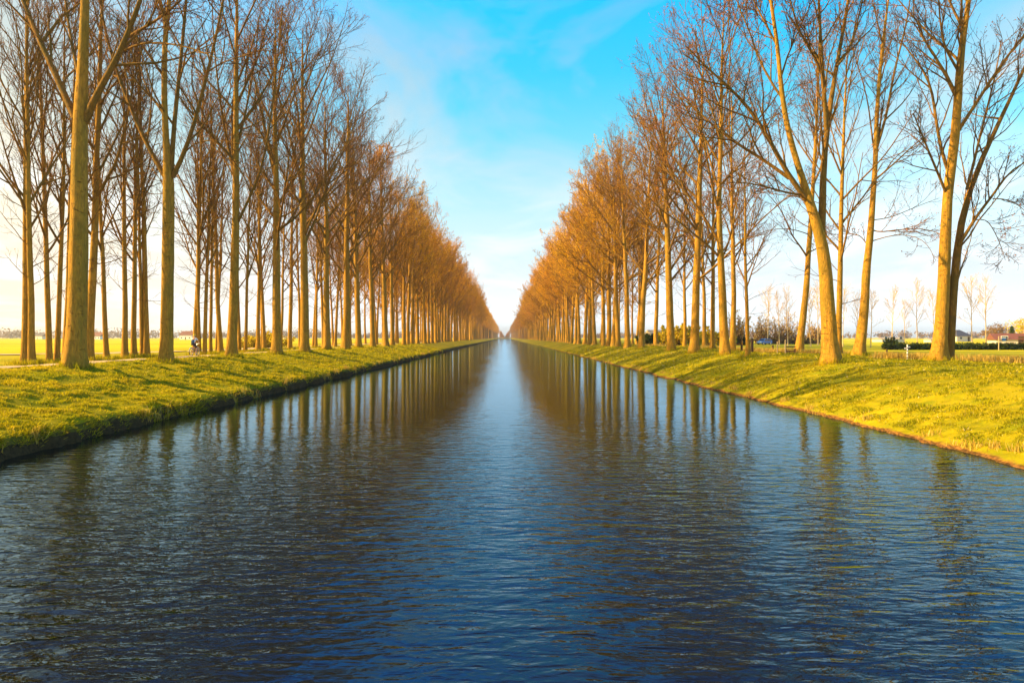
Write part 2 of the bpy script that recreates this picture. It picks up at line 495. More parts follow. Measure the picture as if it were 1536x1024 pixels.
sp = [((px - VPX) / F * d, d, rx, 1.2) for px, d, rx in ((1340, 45, 1.0), (1330, 47, 0.7), (1366, 46, 0.6), (1385, 48, 0.6), (1470, 46, 1.2), (1500, 44, 1.6), (1530, 43, 2.0), (1560, 42, 2),
                                                        (1250, 62, 2.2), (1225, 62, 1.4), (1170, 64, 2), (1140, 66, 2), (1120, 68, 1.6), (1105, 68, 1.0), (1060, 90, 2.5), (980, 110, 3))]
tuft_patch('dry_grass', sp, 9000, M_DRY, 0.15, 0.55, 0.05, 3, 'straw coloured dry grass standing beyond the bank trees', 'dry grass')


rg = np.random.default_rng(9)
sp = []
for k in range(70):
    yy = 14 + 130 * rg.random() ** 1.6
    sp.append((13.15 + 0.35 * rg.random(), yy, 0.16, 0.15 + 0.5 * rg.random()))
tuft_patch('reeds', sp, 2600, M_DRY, 0.08, 0.30, 0.028, 13, 'short dead reeds and roots along the waterline of the hedge bank', 'reeds')
sp = []
for k in range(50):
    yy = 14 + 130 * rg.random() ** 1.6
    sp.append((-13.42 - 0.1 * rg.random(), yy, 0.10, 0.15 + 0.4 * rg.random()))
tuft_patch('reeds', sp, 1600, M_DRY, 0.15, 0.45, 0.025, 14, 'straggling dead stalks along the dark undercut edge of the towpath bank', 'reeds')


# ------------------------------------------------------------------ trees
def grow(rng, P, Rr, n, t0, t1, L, ang, npts, up, wob, rfrac, rmax, rtip, fall=0.5, lenrand=0.3, plen=None):
    m, N, _ = P.shape
    idx = np.repeat(np.arange(m), n)
    M = len(idx)
    t = t0 + (t1 - t0) * ((np.tile(np.arange(n), m) + rng.random(M)) / n)
    f = t * (N - 1); i = np.clip(np.floor(f).astype(int), 0, N - 2); g = (f - i)[:, None]
    p0 = P[idx, i] * (1 - g) + P[idx, i + 1] * g
    tang = norm(P[idx, i + 1] - P[idx, i])
    rp = Rr[idx, i] * (1 - g[:, 0]) + Rr[idx, i + 1] * g[:, 0]
    rnd = rng.normal(0, 1, (M, 3))
    perp = norm(rnd - (rnd * tang).sum(1, keepdims=True) * tang)
    if callable(ang):
        a = ang(t) + rng.normal(0, 0.14, M)
    else:
        a = ang + rng.normal(0, 0.18, M)
    d = norm(np.cos(a)[:, None] * tang + np.sin(a)[:, None] * perp)
    tt = (t - t0) / max(1e-6, t1 - t0)
    if plen is not None:
        Ls = L * plen[idx] * (1 - fall * tt)
    else:
        Ls = (L(t) if callable(L) else L * (1 - fall * tt))
    Ls = Ls * (1 + lenrand * (2 * rng.random(M) - 1))
    step = Ls / (npts - 1)
    C = np.zeros((M, npts, 3)); C[:, 0] = p0
    for k in range(1, npts):
        d = norm(d + np.array([0, 0, up]) / npts + rng.normal(0, wob, (M, 3)) / math.sqrt(npts))
        C[:, k] = C[:, k - 1] + d * step[:, None]
    r0 = np.minimum(rp * rfrac * (0.8 + 0.4 * rng.random(M)), rmax)
    r0 = np.maximum(r0, rtip)
    RC = r0[:, None] + (rtip - r0)[:, None] * np.linspace(0, 1, npts)[None, :] ** 0.85
    return C, RC, Ls


def diamonds(rng, P, per, L, W, keep=None, t0=0.25):
    """small bud or leaf quads scattered along the twigs P"""
    m, N, _ = P.shape
    idx = np.repeat(np.arange(m), per)
    if keep is not None:
        idx = idx[rng.random(len(idx)) < keep[idx]]
    M = len(idx)
    f = (t0 + (1 - t0) * rng.random(M)) * (N - 1); i = np.clip(np.floor(f).astype(int), 0, N - 2); g = (f - i)[:, None]
    p = P[idx, i] * (1 - g) + P[idx, i + 1] * g
    d = norm(norm(P[idx, i + 1] - P[idx, i]) * 0.6 + rng.normal(0, 0.5, (M, 3)) + np.array([0, 0, 0.1]))
    u = norm(np.cross(d, rng.normal(0, 1, (M, 3))))
    l = (L * (0.6 + 0.8 * rng.random(M)))[:, None]; w = (W * (0.6 + 0.8 * rng.random(M)))[:, None]
    V = np.stack([p, p + d * l * 0.5 + u * w, p + d * l, p + d * l * 0.5 - u * w], 1).reshape(-1, 3)
    return V, np.arange(4 * M).reshape(-1, 4)


def grow_crown(rng, trunk, limbs, H, nprim, prim_t0, plen, ang, up, n2=8, n3=6, n4=3, buds=3, bud=(0.13, 0.030), lowtw=0, tw=1.0):
    """trunk (P,R) and given limbs -> list of primary limbs (P,R arrays) and a Bag with the finer branches, twigs and buds"""
    TP, TR = resample(*trunk, 28)
    prim_list, prim_R = [], []
    for l in limbs:
        p, r = resample(*l, 12); prim_list.append(p); prim_R.append(r)
    if nprim:
        C, RC, _ = grow(rng, TP[None], TR[None], nprim, prim_t0, 0.96, lambda t: plen * (1 - 0.60 * np.clip((t - prim_t0) / (1 - prim_t0), 0, 1) ** 1.4), ang, 12, up, 0.16, 0.55, 0.14, 0.022, lenrand=0.3)
        S1 = np.concatenate([np.stack(prim_list), C]) if prim_list else C
        S1R = np.concatenate([np.stack(prim_R), RC]) if prim_list else RC
    else:
        S1, S1R, C, RC = np.stack(prim_list), np.stack(prim_R), np.zeros((0, 12, 3)), np.zeros((0, 12))
    len1 = np.linalg.norm(S1[:, -1] - S1[:, 0], axis=1)
    bag = Bag()
    if len(C):
        bag.add(*tubes(C, RC, 6), 0)
    # second order
    A, AR, AL = grow(rng, S1, S1R, n2, 0.14, 0.97, 0.50, 0.62, 7, 0.45, 0.30, 0.68, 0.075, 0.014, fall=0.55, plen=np.clip(len1, 3.0, 11))
    B, BR, BL = grow(rng, TP[None], TR[None], 14, max(prim_t0 + 0.2, 0.55), 0.99, 3.2, 0.7, 7, 0.4, 0.25, 0.4, 0.04, 0.012, fall=0.6)
    A = np.concatenate([A, B]); AR = np.concatenate([AR, BR]); AL = np.concatenate([AL, BL])
    if lowtw:
        D, DR, DL = grow(rng, TP[None], TR[None], lowtw, 0.16, prim_t0 + 0.1, 3.4, 1.15, 7, 0.35, 0.3, 0.25, 0.035, 0.010, fall=0.1)
        A = np.concatenate([A, D]); AR = np.concatenate([AR, DR]); AL = np.concatenate([AL, DL])
    bag.add(*tubes(A, AR, 4), 0)
    # twigs
    T3, T3R, T3L = grow(rng, A, AR, n3, 0.15, 1.0, 0.46, 0.60, 5, 0.5, 0.30, 0.7, 0.020 * tw, 0.008 * tw, fall=0.35, plen=np.clip(AL, 1.6, 4.5))
    bag.add(*tubes(T3, T3R, 3), 1)
    last = T3
    if n4:
        T4, T4R, _ = grow(rng, T3, T3R, n4, 0.2, 1.0, 0.5, 0.62, 4, 0.4, 0.3, 0.8, 0.011 * tw, 0.006 * tw, fall=0.3, plen=np.clip(T3L, 0.8, 2.2))
        bag.add(*tubes(T4, T4R, 3), 1)
        last = T4
    if buds:
        dens = np.clip(0.15 + 1.1 * (0.5 + vnoise(last[:, 0, 0] * 0.55 + 50, last[:, 0, 2] * 0.45 + last[:, 0, 1] * 0.5, 17)) * rng.random(len(last)) * 1.5, 0, 1)
        V, Q = diamonds(rng, last, buds, bud[0], bud[1], dens)
        bag.add(V, Q, 2)
    return (TP, TR), prim_list, prim_R, bag


def trunk_mesh(name, TP, TR, k=14, seed=0, flare=0.48, mat=None):
    z = TP[:, 2] - TP[0, 2]
    R2 = TR * (1 + flare * np.exp(-np.maximum(z, 0) / 0.55))
    # denser rings near the foot
    s = np.concatenate([[0], np.cumsum(np.linalg.norm(np.diff(TP, axis=0), axis=1))])
    t = np.concatenate([np.linspace(0, 2.5, 8, endpoint=False), np.linspace(2.5, s[-1], 30)])
    P = np.stack([np.interp(t, s, TP[:, i]) for i in range(3)], 1)
    zz = np.interp(t, s, TR)
    Rr = zz * (1 + flare * np.exp(-t / 0.6))
    P[0, 2] -= 0.35
    V, Q = tubes(P[None], Rr[None], k)
    VV = V.reshape(len(t), k, 3)
    c = P[:, None, :]
    lob = 1 + 0.22 * np.exp(-t / 0.6)[:, None] * np.cos(np.arange(k) * 2 * math.pi / k * 4 + seed)[None] + \
        0.09 * vnoise(np.arange(k)[None] * 0.9 + seed, t[:, None] * 1.3, 5 + seed)
    VV = c + (VV - c) * lob[:, :, None]
    return mesh_np(name, VV.reshape(-1, 3), Q, mat or M_BARK)


def limb_mesh(name, p, r, mat=None):
    V, Q = tubes(p[None], r[None], 8)
    return mesh_np(name, V, Q, mat or M_LIMB)


CROWN_MATS = [M_LIMB, M_TWIG, M_BUD]
FAR_MATS = [M_LIMB, M_GOLD, M_BUD]


def straight_trunk(rng, H, r0, wob=0.25, lean=0.0):
    z = np.linspace(0, H, 14)
    la = rng.random() * 6.283
    x = wob * np.cumsum(rng.normal(0, 0.35, 14)) * 0.4 + lean * math.cos(la) * (z / H)
    y = wob * np.cumsum(rng.normal(0, 0.35, 14)) * 0.4 + lean * math.sin(la) * (z / H)
    x -= x[0]; y -= y[0]
    r = r0 * (0.04 + 0.96 * (1 - z / H) ** 0.75)
    return np.stack([x, y, z], 1), r


def model(kind, seed, far=False):
    """(trunk mesh, crown mesh) of one generic tree"""
    rng = np.random.default_rng(seed)
    mats = FAR_MATS if far else [M_LIMB, M_TWIG, M_RED]
    if kind == 'waterside':            # tall poplars of the towpath row
        H = 29.5 + rng.random() * 2.5
        tr = straight_trunk(rng, H, 0.40 + 0.05 * rng.random(), 0.3, 0.6)
        n = int(rng.integers(17, 24))
        T, pl, pr, bag = grow_crown(rng, tr, [], H, n, 0.27 + 0.06 * rng.random(), 11.5, lambda t: 0.86 - 0.36 * t, 0.46, n2=9, n3=7 if far else 6, n4=3,
                                    buds=5 if far else 2, bud=(0.16, 0.042) if far else (0.10, 0.022), lowtw=3)
    elif kind == 'spreading':          # wider crowns of the sunlit row
        H = 30 + rng.random() * 3
        tr = straight_trunk(rng, H, 0.42 + 0.06 * rng.random(), 0.4, 1.2)
        n = int(rng.integers(17, 24))
        T, pl, pr, bag = grow_crown(rng, tr, [], H, n, 0.23 + 0.06 * rng.random(), 12.5, lambda t: 1.0 - 0.42 * t, 0.40, n2=9, n3=7 if far else 6, n4=3,
                                    buds=7 if far else 3, bud=(0.17, 0.045) if far else (0.12, 0.028), lowtw=5)
    elif kind == 'slender':            # thin trees of the rows behind
        H = 25 + rng.random() * 3
        tr = straight_trunk(rng, H, 0.24 + 0.03 * rng.random(), 0.35, 0.8)
        T, pl, pr, bag = grow_crown(rng, tr, [], H, 16, 0.28, 8.0, lambda t: 0.80 - 0.42 * t, 0.6, n2=6, n3=6 if far else 4, n4=3,
                                    buds=4 if far else 1, bud=(0.15, 0.036) if far else (0.10, 0.02), lowtw=5)
    else:                              # saplings in the meadow
        H = 9.5
        tr = straight_trunk(rng, H, 0.085, 0.15, 0.3)
        T, pl, pr, bag = grow_crown(rng, tr, [], H, 12, 0.36, 2.4, lambda t: 1.0 - 0.5 * t, 0.5, n2=4, n3=2, n4=0, buds=2, bud=(0.10, 0.03), tw=0.8)
        return trunk_mesh('sapling trunk', *T, k=8, seed=seed, mat=M_PALE), bag.mesh('sapling crown', [M_PALE, M_PALE, M_BUD])
    return trunk_mesh(kind + ' trunk', *T, k=12, seed=seed), bag.mesh(kind + ' crown', mats)


TREES = []


def plant(name, mdl, x, y, sc, rz, label, group, cat='tree', scz=None):
    o = empty(name, (x, y, float(gz(x, y, False)) - 0.03), rz)
    o.scale = (sc, sc, scz or sc)
    o.rotation_euler = (0.014 * math.sin(x * 7.1 + y), 0.014 * math.sin(y * 3.3), rz)
    tag(o, label, cat, group)
    link('trunk', mdl[0], o)
    link('crown', mdl[1], o)
    return o


def hero(px, py, d, trunk, limbs, seed, label, group, nprim, prim_t0, plen, ang, up, **kw):
    """a tree whose trunk and main limbs are given; the finer branches grow from them.
    trunk: [(px, py, radius)], limbs: [([(px, py)...], r0, r1, depth offset at its end)]"""
    rng = np.random.default_rng(seed)
    bx, by, _ = P3(px, py, d)
    bz = float(gz(bx, by, False)) - 0.05
    base = np.array([bx, by, bz])
    TP = np.array([P3(a, b, d) for a, b, r in trunk]) - base
    TR = np.array([r for a, b, r in trunk])
    TP[0] = (TP[0][0], 0, 0)
    ls = []
    for pts, r0, r1, off in limbs:
        n = len(pts)
        lp = np.array([P3(a, b, d + off * (k / (n - 1)) ** 1.2) for k, (a, b) in enumerate(pts)]) - base
        ls.append((lp, r0 + (r1 - r0) * np.linspace(0, 1, n)))
    T, pl, pr, bag = grow_crown(rng, (TP, TR), ls, TP[-1][2], nprim, prim_t0, plen, ang, up, **kw)
    o = empty('poplar_tree', base)
    tag(o, label, 'tree', group)
    link('trunk', trunk_mesh('hero trunk', *T, k=18, seed=seed), o)
    for p, r in zip(pl, pr):
        if r[0] > 0.085:
            link('limb', limb_mesh('hero limb', p, r), o)
        else:
            bag.add(*tubes(p[None], r[None], 6), 0)
    link('crown', bag.mesh('hero crown', [M_LIMB, M_TWIG, M_RED]), o)
    return o


ANG = lambda t: 0.80 - 0.4 * t
G_L1, G_L2 = 'poplars in the waterside row on the towpath bank', 'thinner poplars behind the towpath'
G_R1, G_R2 = 'poplars in the waterside row on the hedge bank', 'poplars standing back from the hedge bank'

hero(113, 555, 31.9, [(112, 557, .46), (116, 470, .42), (118, 380, .40), (119, 300, .36), (119, 240, .33), (121, 170, .31), (124, 110, .23), (126, 60, .21), (128, 0, .18), (130, -120, .14), (134, -280, .08), (138, -400, .03)],
     [([(113, 178), (104, 158), (90, 126), (74, 93), (59, 60), (45, 30), (33, 0), (14, -60), (0, -130)], .17, .07, 1.5),
      ([(128, 182), (134, 162), (142, 145), (156, 120), (169, 104), (180, 79), (191, 52), (202, 22), (212, 0), (226, -50), (236, -120)], .18, .07, -1.5),
      ([(192, 56), (212, 44), (232, 33), (254, 16), (273, 0), (300, -30)], .075, .03, -2),
      ([(187, 76), (208, 64), (238, 64), (270, 68), (300, 76), (330, 90)], .055, .02, -3),
      ([(122, 130), (110, 80), (103, 40), (98, 0), (90, -60)], .08, .04, 4)],
     101, 'thickest poplar on the towpath bank, trunk forking high into a wide Y', G_L1, 10, 0.55, 8, ANG, 0.5, n2=9, n3=6, n4=3, buds=2, bud=(0.08, .016))
hero(250, 545, 40.4, [(249, 547, .37), (251, 470, .345), (252, 380, .335), (253, 300, .32), (254, 262, .30), (249, 219, .18), (246, 137, .16), (247, 55, .14), (254, 0, .12), (262, -70, .09), (270, -180, .04)],
     [([(257, 256), (260, 191), (268, 123), (275, 55), (279, 0), (285, -70), (292, -140)], .15, .05, 2.5),
      ([(249, 268), (243, 256), (230, 235), (209, 200), (197, 161), (182, 131), (174, 104), (161, 66), (153, 27), (147, -20), (140, -80)], .15, .05, 1.5),
      ([(259, 266), (266, 252), (276, 235), (292, 186), (303, 139), (314, 101), (325, 49), (335, 5), (344, -60)], .16, .05, -1.5),
      ([(280, 226), (288, 217), (300, 212), (325, 210), (352, 213), (380, 222)], .045, .018, -3),
      ([(312, 108), (326, 98), (344, 90), (380, 79), (405, 72)], .05, .02, -3),
      ([(252, 300), (246, 280), (236, 262), (222, 246)], .04, .02, 3)],
     102, 'poplar beside the cyclist, its trunk splitting into four upright limbs', G_L1, 8, 0.5, 8, ANG, 0.5, n2=9, n3=6, n4=3, buds=2, bud=(0.09, .018))
hero(349, 537, 50.2, [(347, 539, .37), (350, 470, .33), (352, 400, .30), (354, 320, .25), (354, 220, .21), (354, 120, .17), (355, 40, .12), (356, -60, .06), (357, -110, .03)],
     [([(356, 335), (368, 308), (380, 288), (395, 250), (405, 190), (412, 130), (418, 70), (424, 10)], .11, .04, -2),
      ([(354, 262), (342, 225), (334, 180), (326, 120), (320, 60), (318, 0)], .11, .04, 2),
      ([(354, 225), (366, 180), (376, 130), (384, 80), (388, 30)], .10, .04, 2)],
     103, 'poplar just past the cyclist with a single straight trunk and one low arm', G_L1, 14, 0.36, 10, ANG, 0.5, n2=8, n3=6, n4=3, buds=2, lowtw=3)

hero(1246, 540, 39.8, [(1247, 543, .46), (1243, 490, .42), (1240, 430, .38), (1237, 385, .34), (1231, 348, .31), (1219, 318, .27), (1210, 296, .24), (1201, 255, .18), (1186, 219, .16), (1177, 169, .145), (1170, 126, .13), (1168, 82, .115), (1162, 35, .10), (1155, 0, .085), (1148, -70, .05), (1142, -150, .02)],
     [([(1212, 302), (1200, 286), (1180, 262), (1163, 225), (1143, 189), (1113, 148), (1088, 125), (1055, 100), (1030, 70)], .17, .04, -1.5),
      ([(1184, 268), (1160, 249), (1124, 227), (1094, 208), (1069, 189), (1050, 169), (1030, 150), (1010, 140)], .11, .025, 1.5),
      ([(1204, 292), (1188, 292), (1168, 285), (1140, 278), (1110, 272), (1080, 276)], .07, .02, -3),
      ([(1232, 352), (1236, 325), (1236, 290), (1232, 270), (1236, 232), (1241, 191), (1246, 150), (1251, 117), (1258, 85), (1267, 33), (1273, 0), (1284, -80)], .24, .07, 1.5),
      ([(1240, 195), (1237, 153), (1233, 96), (1230, 41), (1228, 0), (1226, -60)], .14, .05, -2),
      ([(1231, 110), (1222, 82), (1208, 66), (1196, 40), (1186, 5), (1178, -40)], .09, .03, -2),
      ([(1255, 100), (1270, 85), (1282, 50), (1292, 10), (1300, -40)], .08, .03, 2)],
     201, 'poplar leaning over the canal, trunk bending at the first fork, beside a thinner upright one', G_R1, 6, 0.5, 8, ANG, 0.4, n2=10, n3=7, n4=3, buds=4, bud=(0.10, .024))
hero(1291, 531, 58.6, [(1288, 533, .44), (1293, 493, .40), (1299, 455, .34), (1297, 422, .33), (1301, 389, .30), (1305, 362, .28), (1307, 335, .25), (1309, 294, .22), (1313, 260, .20), (1314, 191, .18), (1318, 131, .15), (1322, 82, .13), (1327, 41, .10), (1333, 0, .07), (1338, -60, .03)],
     [([(1308, 345), (1320, 350), (1333, 346), (1366, 343), (1382, 342), (1409, 350)], .07, .025, -3),
      ([(1307, 362), (1327, 355), (1350, 351), (1376, 355), (1392, 366), (1404, 392)], .05, .015, -4),
      ([(1309, 330), (1330, 328), (1349, 321), (1382, 307), (1409, 297)], .05, .02, 3),
      ([(1314, 225), (1324, 195), (1333, 164), (1338, 117), (1352, 66), (1360, 41), (1364, 10), (1370, -40)], .13, .04, -1),
      ([(1313, 240), (1306, 190), (1303, 153), (1292, 115), (1280, 80), (1272, 40)], .07, .02, 2),
      ([(1303, 370), (1290, 352), (1270, 350), (1250, 352)], .05, .02, 2)],
     202, 'crooked poplar set back from the canal with thin horizontal arms over the meadow', G_R2, 8, 0.42, 9, ANG, 0.4, n2=8, n3=5, n4=3, buds=3, bud=(0.13, .03))
hero(1410, 541, 41.8, [(1408, 544, .42), (1411, 499, .37), (1415, 444, .34), (1417, 389, .325), (1419, 335, .29), (1421, 285, .27), (1430, 232, .26), (1434, 191, .25), (1437, 150, .23), (1439, 109, .21), (1442, 68, .18), (1450, 27, .15), (1455, -10, .12), (1462, -100, .07), (1468, -180, .03)],
     [([(1424, 548), (1426, 471), (1432, 417), (1435, 376), (1438, 340), (1441, 307), (1449, 285), (1467, 257), (1478, 227), (1488, 202), (1502, 175), (1519, 142), (1535, 109), (1560, 50), (1575, 0)], .26, .06, 1.2),
      ([(1438, 368), (1445, 356), (1456, 340), (1469, 315), (1488, 297), (1499, 278), (1512, 256), (1536, 243), (1570, 230)], .11, .03, -1.5),
      ([(1489, 298), (1505, 298), (1519, 302), (1536, 314), (1552, 335)], .04, .015, -1),
      ([(1462, 330), (1478, 326), (1491, 345), (1502, 370), (1508, 390)], .035, .012, -1.5),
      ([(1420, 292), (1412, 272), (1401, 246), (1388, 215), (1378, 190), (1370, 170)], .09, .03, -2),
      ([(1424, 262), (1412, 230), (1403, 175), (1398, 128), (1382, 98), (1366, 82), (1350, 60)], .11, .03, 2),
      ([(1435, 200), (1446, 182), (1464, 156), (1488, 117), (1513, 82), (1532, 57), (1555, 30)], .12, .04, -2),
      ([(1439, 110), (1428, 90), (1417, 74), (1409, 27), (1408, -20)], .09, .03, -1.5),
      ([(1450, 284), (1462, 240), (1472, 195), (1484, 150), (1496, 100), (1502, 60)], .09, .03, 2)],
     203, 'double-trunked poplar with a low forked arm, beside the white marker post', G_R2, 8, 0.5, 8, ANG, 0.4, n2=10, n3=7, n4=3, buds=3, bud=(0.10, .024))
hero(1200, 528, 66, [(1198, 530, .36), (1203, 488, .33), (1208, 449, .28), (1211, 417, .26), (1212, 384, .24), (1215, 351, .22), (1218, 300, .19), (1222, 240, .16), (1226, 160, .12), (1228, 90, .08), (1230, 30, .03)],
     [([(1212, 388), (1199, 366), (1188, 356), (1177, 324), (1163, 302), (1150, 290)], .09, .025, -2),
      ([(1213, 378), (1222, 375), (1232, 366), (1245, 350)], .07, .02, 2),
      ([(1214, 352), (1196, 345), (1170, 342), (1140, 348), (1122, 362)], .05, .015, -2)],
     204, 'poplar leaning slightly, standing beside the low wooden bench', G_R2, 12, 0.42, 10, ANG, 0.4, n2=8, n3=5, n4=3, buds=3, bud=(0.14, .035))
hero(1087, 531, 59, [(1088, 533, .42), (1085, 493, .37), (1084, 444, .33), (1082, 411, .30), (1081, 389, .28), (1080, 362, .25), (1078, 321, .21), (1080, 250, .18), (1082, 180, .15), (1082, 110, .11), (1085, 40, .06), (1087, -10, .03)],
     [([(1081, 388), (1070, 374), (1055, 362), (1033, 346), (1022, 332), (1000, 324), (985, 308), (965, 288)], .12, .03, -1.5),
      ([(1080, 368), (1072, 350), (1050, 315), (1025, 285), (1005, 262), (985, 235), (970, 205)], .14, .03, 1.5),
      ([(1081, 392), (1090, 375), (1098, 350), (1105, 310), (1112, 255), (1122, 200)], .09, .03, 1.5),
      ([(1078, 320), (1066, 270), (1056, 215), (1044, 160), (1036, 110)], .12, .04, -2)],
     205, 'straight poplar past the gap in the row, two arms sweeping out over the canal', G_R1, 14, 0.42, 11, ANG, 0.45, n2=8, n3=6, n4=3, buds=5, bud=(0.14, .034))

WS = [model('waterside', 300 + i) for i in range(6)]
SP = [model('spreading', 320 + i) for i in range(6)]
SL = [model('slender', 340 + i) for i in range(6)]
WSF = [model('waterside', 400 + i, True) for i in range(5)]
SPF = [model('spreading', 420 + i, True) for i in range(5)]
SLF = [model('slender', 440 + i, True) for i in range(4)]
YG = [model('young', 360 + i) for i in range(3)]
WS_R, SP_R, SL_R = 0.43, 0.45, 0.255
ORD = ['', 'first', 'second', 'third', 'fourth', 'fifth', 'sixth', 'seventh', 'eighth', 'ninth', 'tenth', 'eleventh', 'twelfth', 'thirteenth', 'fourteenth',
       'fifteenth', 'sixteenth', 'seventeenth', 'eighteenth', 'nineteenth', 'twentieth']
rr = random.Random(11)

# towpath bank, waterside row
ds = [58.8, 68.3, 78.2, 85.3, 94.8, 104, 112, 122.6, 133, 141, 149, 157]
while ds[-1] < 545:
    ds.append(ds[-1] + 8.9 + rr.uniform(-0.7, 0.7))
for i, d in enumerate(ds):
    k = i + 4
    lab = f'tall bare poplar, {ORD[k]} trunk in the towpath waterside row' if k <= 20 else 'distant bare poplar in the towpath waterside row where trunks merge together'
    plant('poplar_tree', WS[(i * 5 + 1) % 6] if d < 100 or (d < 150 and i % 2) else WSF[(i * 3 + 1) % 5], -19.9 + rr.uniform(-0.45, 0.45), d, rr.uniform(0.9, 1.06), rr.uniform(0, 6.28), lab, G_L1 if k <= 20 else 'far poplars of the towpath waterside row')

# towpath bank, thinner trees behind the path (column in the photo, foot, trunk width in pixels)
row2 = [(37, 546, 9, 'outermost of two touching slender poplars at the meadow edge beyond the towpath'),
        (47, 546, 8, 'inner one of two touching slender poplars at the meadow edge beyond the towpath'),
        (74, 543.5, 7, 'first slender poplar of a close pair between outer twins and thickest poplar'),
        (85, 543, 6, 'slender poplar, second of the close pair beside the thickest poplar'),
        (97, 541, 6, 'thin poplar half hidden behind the thickest trunk on the towpath bank'),
        (134, 540, 13, 'stout poplar behind the path, just past the thickest trunk'),
        (160, 538, 6, 'thin lone poplar behind the path, past the stout one'),
        (187, 537, 7, 'slim poplar behind the path, before a tight trio of trunks'),
        (201, 536.5, 7, 'slim poplar, first trunk of the tight trio behind the path'),
        (213, 536, 4, 'thinnest trunk of the tight trio behind the path'),
        (220, 536, 8, 'thickest trunk of the tight trio behind the path'),
        (293, 531, 8, 'poplar rising directly behind the cyclist'),
        (299, 531, 4, 'thin poplar touching the one behind the cyclist'),
        (307, 531, 5, 'slightly bent thin poplar just past the cyclist'),
        (316, 530, 4, 'very thin poplar between the bent one and the straight-trunked waterside tree'),
        (325, 528, 4, 'very thin poplar touching a thicker one behind the straight-trunked waterside tree'),
        (331, 529, 7, 'thicker back-row poplar just before the straight-trunked waterside tree'),
        (359, 528, 4, 'thin poplar peeping out behind the straight-trunked waterside tree'),
        (368, 528, 4, 'thin isolated poplar between the third and fourth waterside trunks'),
        (387, 525.5, 6, 'back-row poplar with a curved foot near the yellow bush'),
        (393, 525, 4, 'thin poplar beside the curved one near the yellow bush'),
        (397, 525, 6, 'back-row poplar tucked just before the fourth waterside trunk'),
        (421, 522.5, 4, 'thin pale poplar in front of the yellow bush'),
        (435, 522, 7, 'straight back-row poplar between the fourth and fifth waterside trunks'),
        (450, 521, 4, 'thin back-row poplar close before the fifth waterside trunk'),
        (474, 520, 4, 'thin back-row poplar midway between the fifth and sixth waterside trunks'),
        (485, 519.5, 5, 'back-row poplar close before the sixth waterside trunk'),
        (503, 518.5, 5, 'back-row poplar just past the sixth waterside trunk')]
for i, (px, py, w, lab) in enumerate(row2):
    d = 1464.0 / (py - 506)
    x = (px - VPX) / F * d
    r = w * d / F / 2
    s = max(0.72, min(1.1, 0.62 + r * 1.5))
    s = min(s, 1.1)
    o = plant('poplar_tree', SL[i % 6] if r < 0.32 else WS[i % 6], x, d, s, rr.uniform(0, 6.28), lab, G_L2)
    # girth of the trunk from the photo
    o.children[0].scale = (1, 1, 1)
    base_r = (SL_R if r < 0.32 else WS_R) * s
    g = max(0.6, min(1.35, r / base_r))
    o.scale = (s * g ** 0.5, s * g ** 0.5, s)
d = 118.0
while d < 545:
    for X in (-26.6, -33.0):
        if X < -30 and d > 330:
            continue
        plant('poplar_tree', SLF[rr.randrange(4)], X + rr.uniform(-1.0, 1.0), d + rr.uniform(-2, 2), rr.uniform(0.88, 1.08), rr.uniform(0, 6.28),
              'slim bare poplar deep in the rows behind the towpath, merging with its neighbours', 'far poplars behind the towpath')
    d += 9.0 if d < 350 else 12

# hedge bank, waterside row
ds = [(19, 68.5), (19, 77.8), (19, 95), (18.9, 105), (19, 114), (19, 119), (19, 124.5), (19, 131), (19, 144), (19, 153), (19, 162)]
while ds[-1][1] < 545:
    ds.append((19 + rr.uniform(-0.4, 0.4), ds[-1][1] + 8.9 + rr.uniform(-0.8, 0.8)))
for i, (x, d) in enumerate(ds):
    k = i + 3
    lab = f'bare copper-budded poplar, {ORD[k]} trunk of the waterside row on the hedge bank' if k <= 20 else 'distant copper-crowned poplar in the hedge bank waterside row where trunks merge together'
    plant('poplar_tree', SP[(i * 5 + 2) % 6] if d < 80 or (d < 128 and i % 2) else SPF[(i * 2) % 5], x, d, rr.uniform(0.92, 1.04), rr.uniform(0, 6.28), lab, G_R1 if k <= 20 else 'far poplars of the hedge bank waterside row')

rowr = [(1258, 50, 9, 'thin upright poplar touching the leaning one from behind'),
        (1122, 54, 7, 'slim young poplar standing beside the dark wooden post'),
        (1099, 66, 9, 'poplar close behind the straight one with two sweeping arms'),
        (1069, 79, 8, 'slightly leaning poplar midway between two waterside trunks, before the straight one'),
        (1057, 100, 7, 'leaning thin poplar beside the second waterside gap, over the yellow shrubs'),
        (1027, 104, 6, 'thin crooked poplar in front of the yellow shrub mass'),
        (984, 112, 9, 'forked poplar alone in front of the white house'),
        (965, 118, 7, 'poplar close behind a waterside trunk next to the dark bush')]
for i, (px, d, w, lab) in enumerate(rowr):
    x = (px - VPX) / F * d
    r = w * d / F / 2
    small = (px == 1122)
    s = 0.62 if small else max(0.8, min(1.12, 0.62 + r * 1.2))
    o = plant('poplar_tree', SL[(i + 2) % 6], x, d, s, 0.9 * i, lab, G_R2)
    g = max(0.6, min(1.5, r / (SL_R * s)))
    o.scale = (s * g ** 0.6, s * g ** 0.6, s)
d = 128.0
while d < 545:
    plant('poplar_tree', SLF[rr.randrange(4)], 26.5 + rr.uniform(-2, 2), d + rr.uniform(-2, 2), rr.uniform(0.9, 1.12), rr.uniform(0, 6.28),
          'slim bare poplar deep in the row behind the hedge bank, merging with its neighbours', 'far poplars behind the hedge bank')
    d += 10 if d < 350 else 13


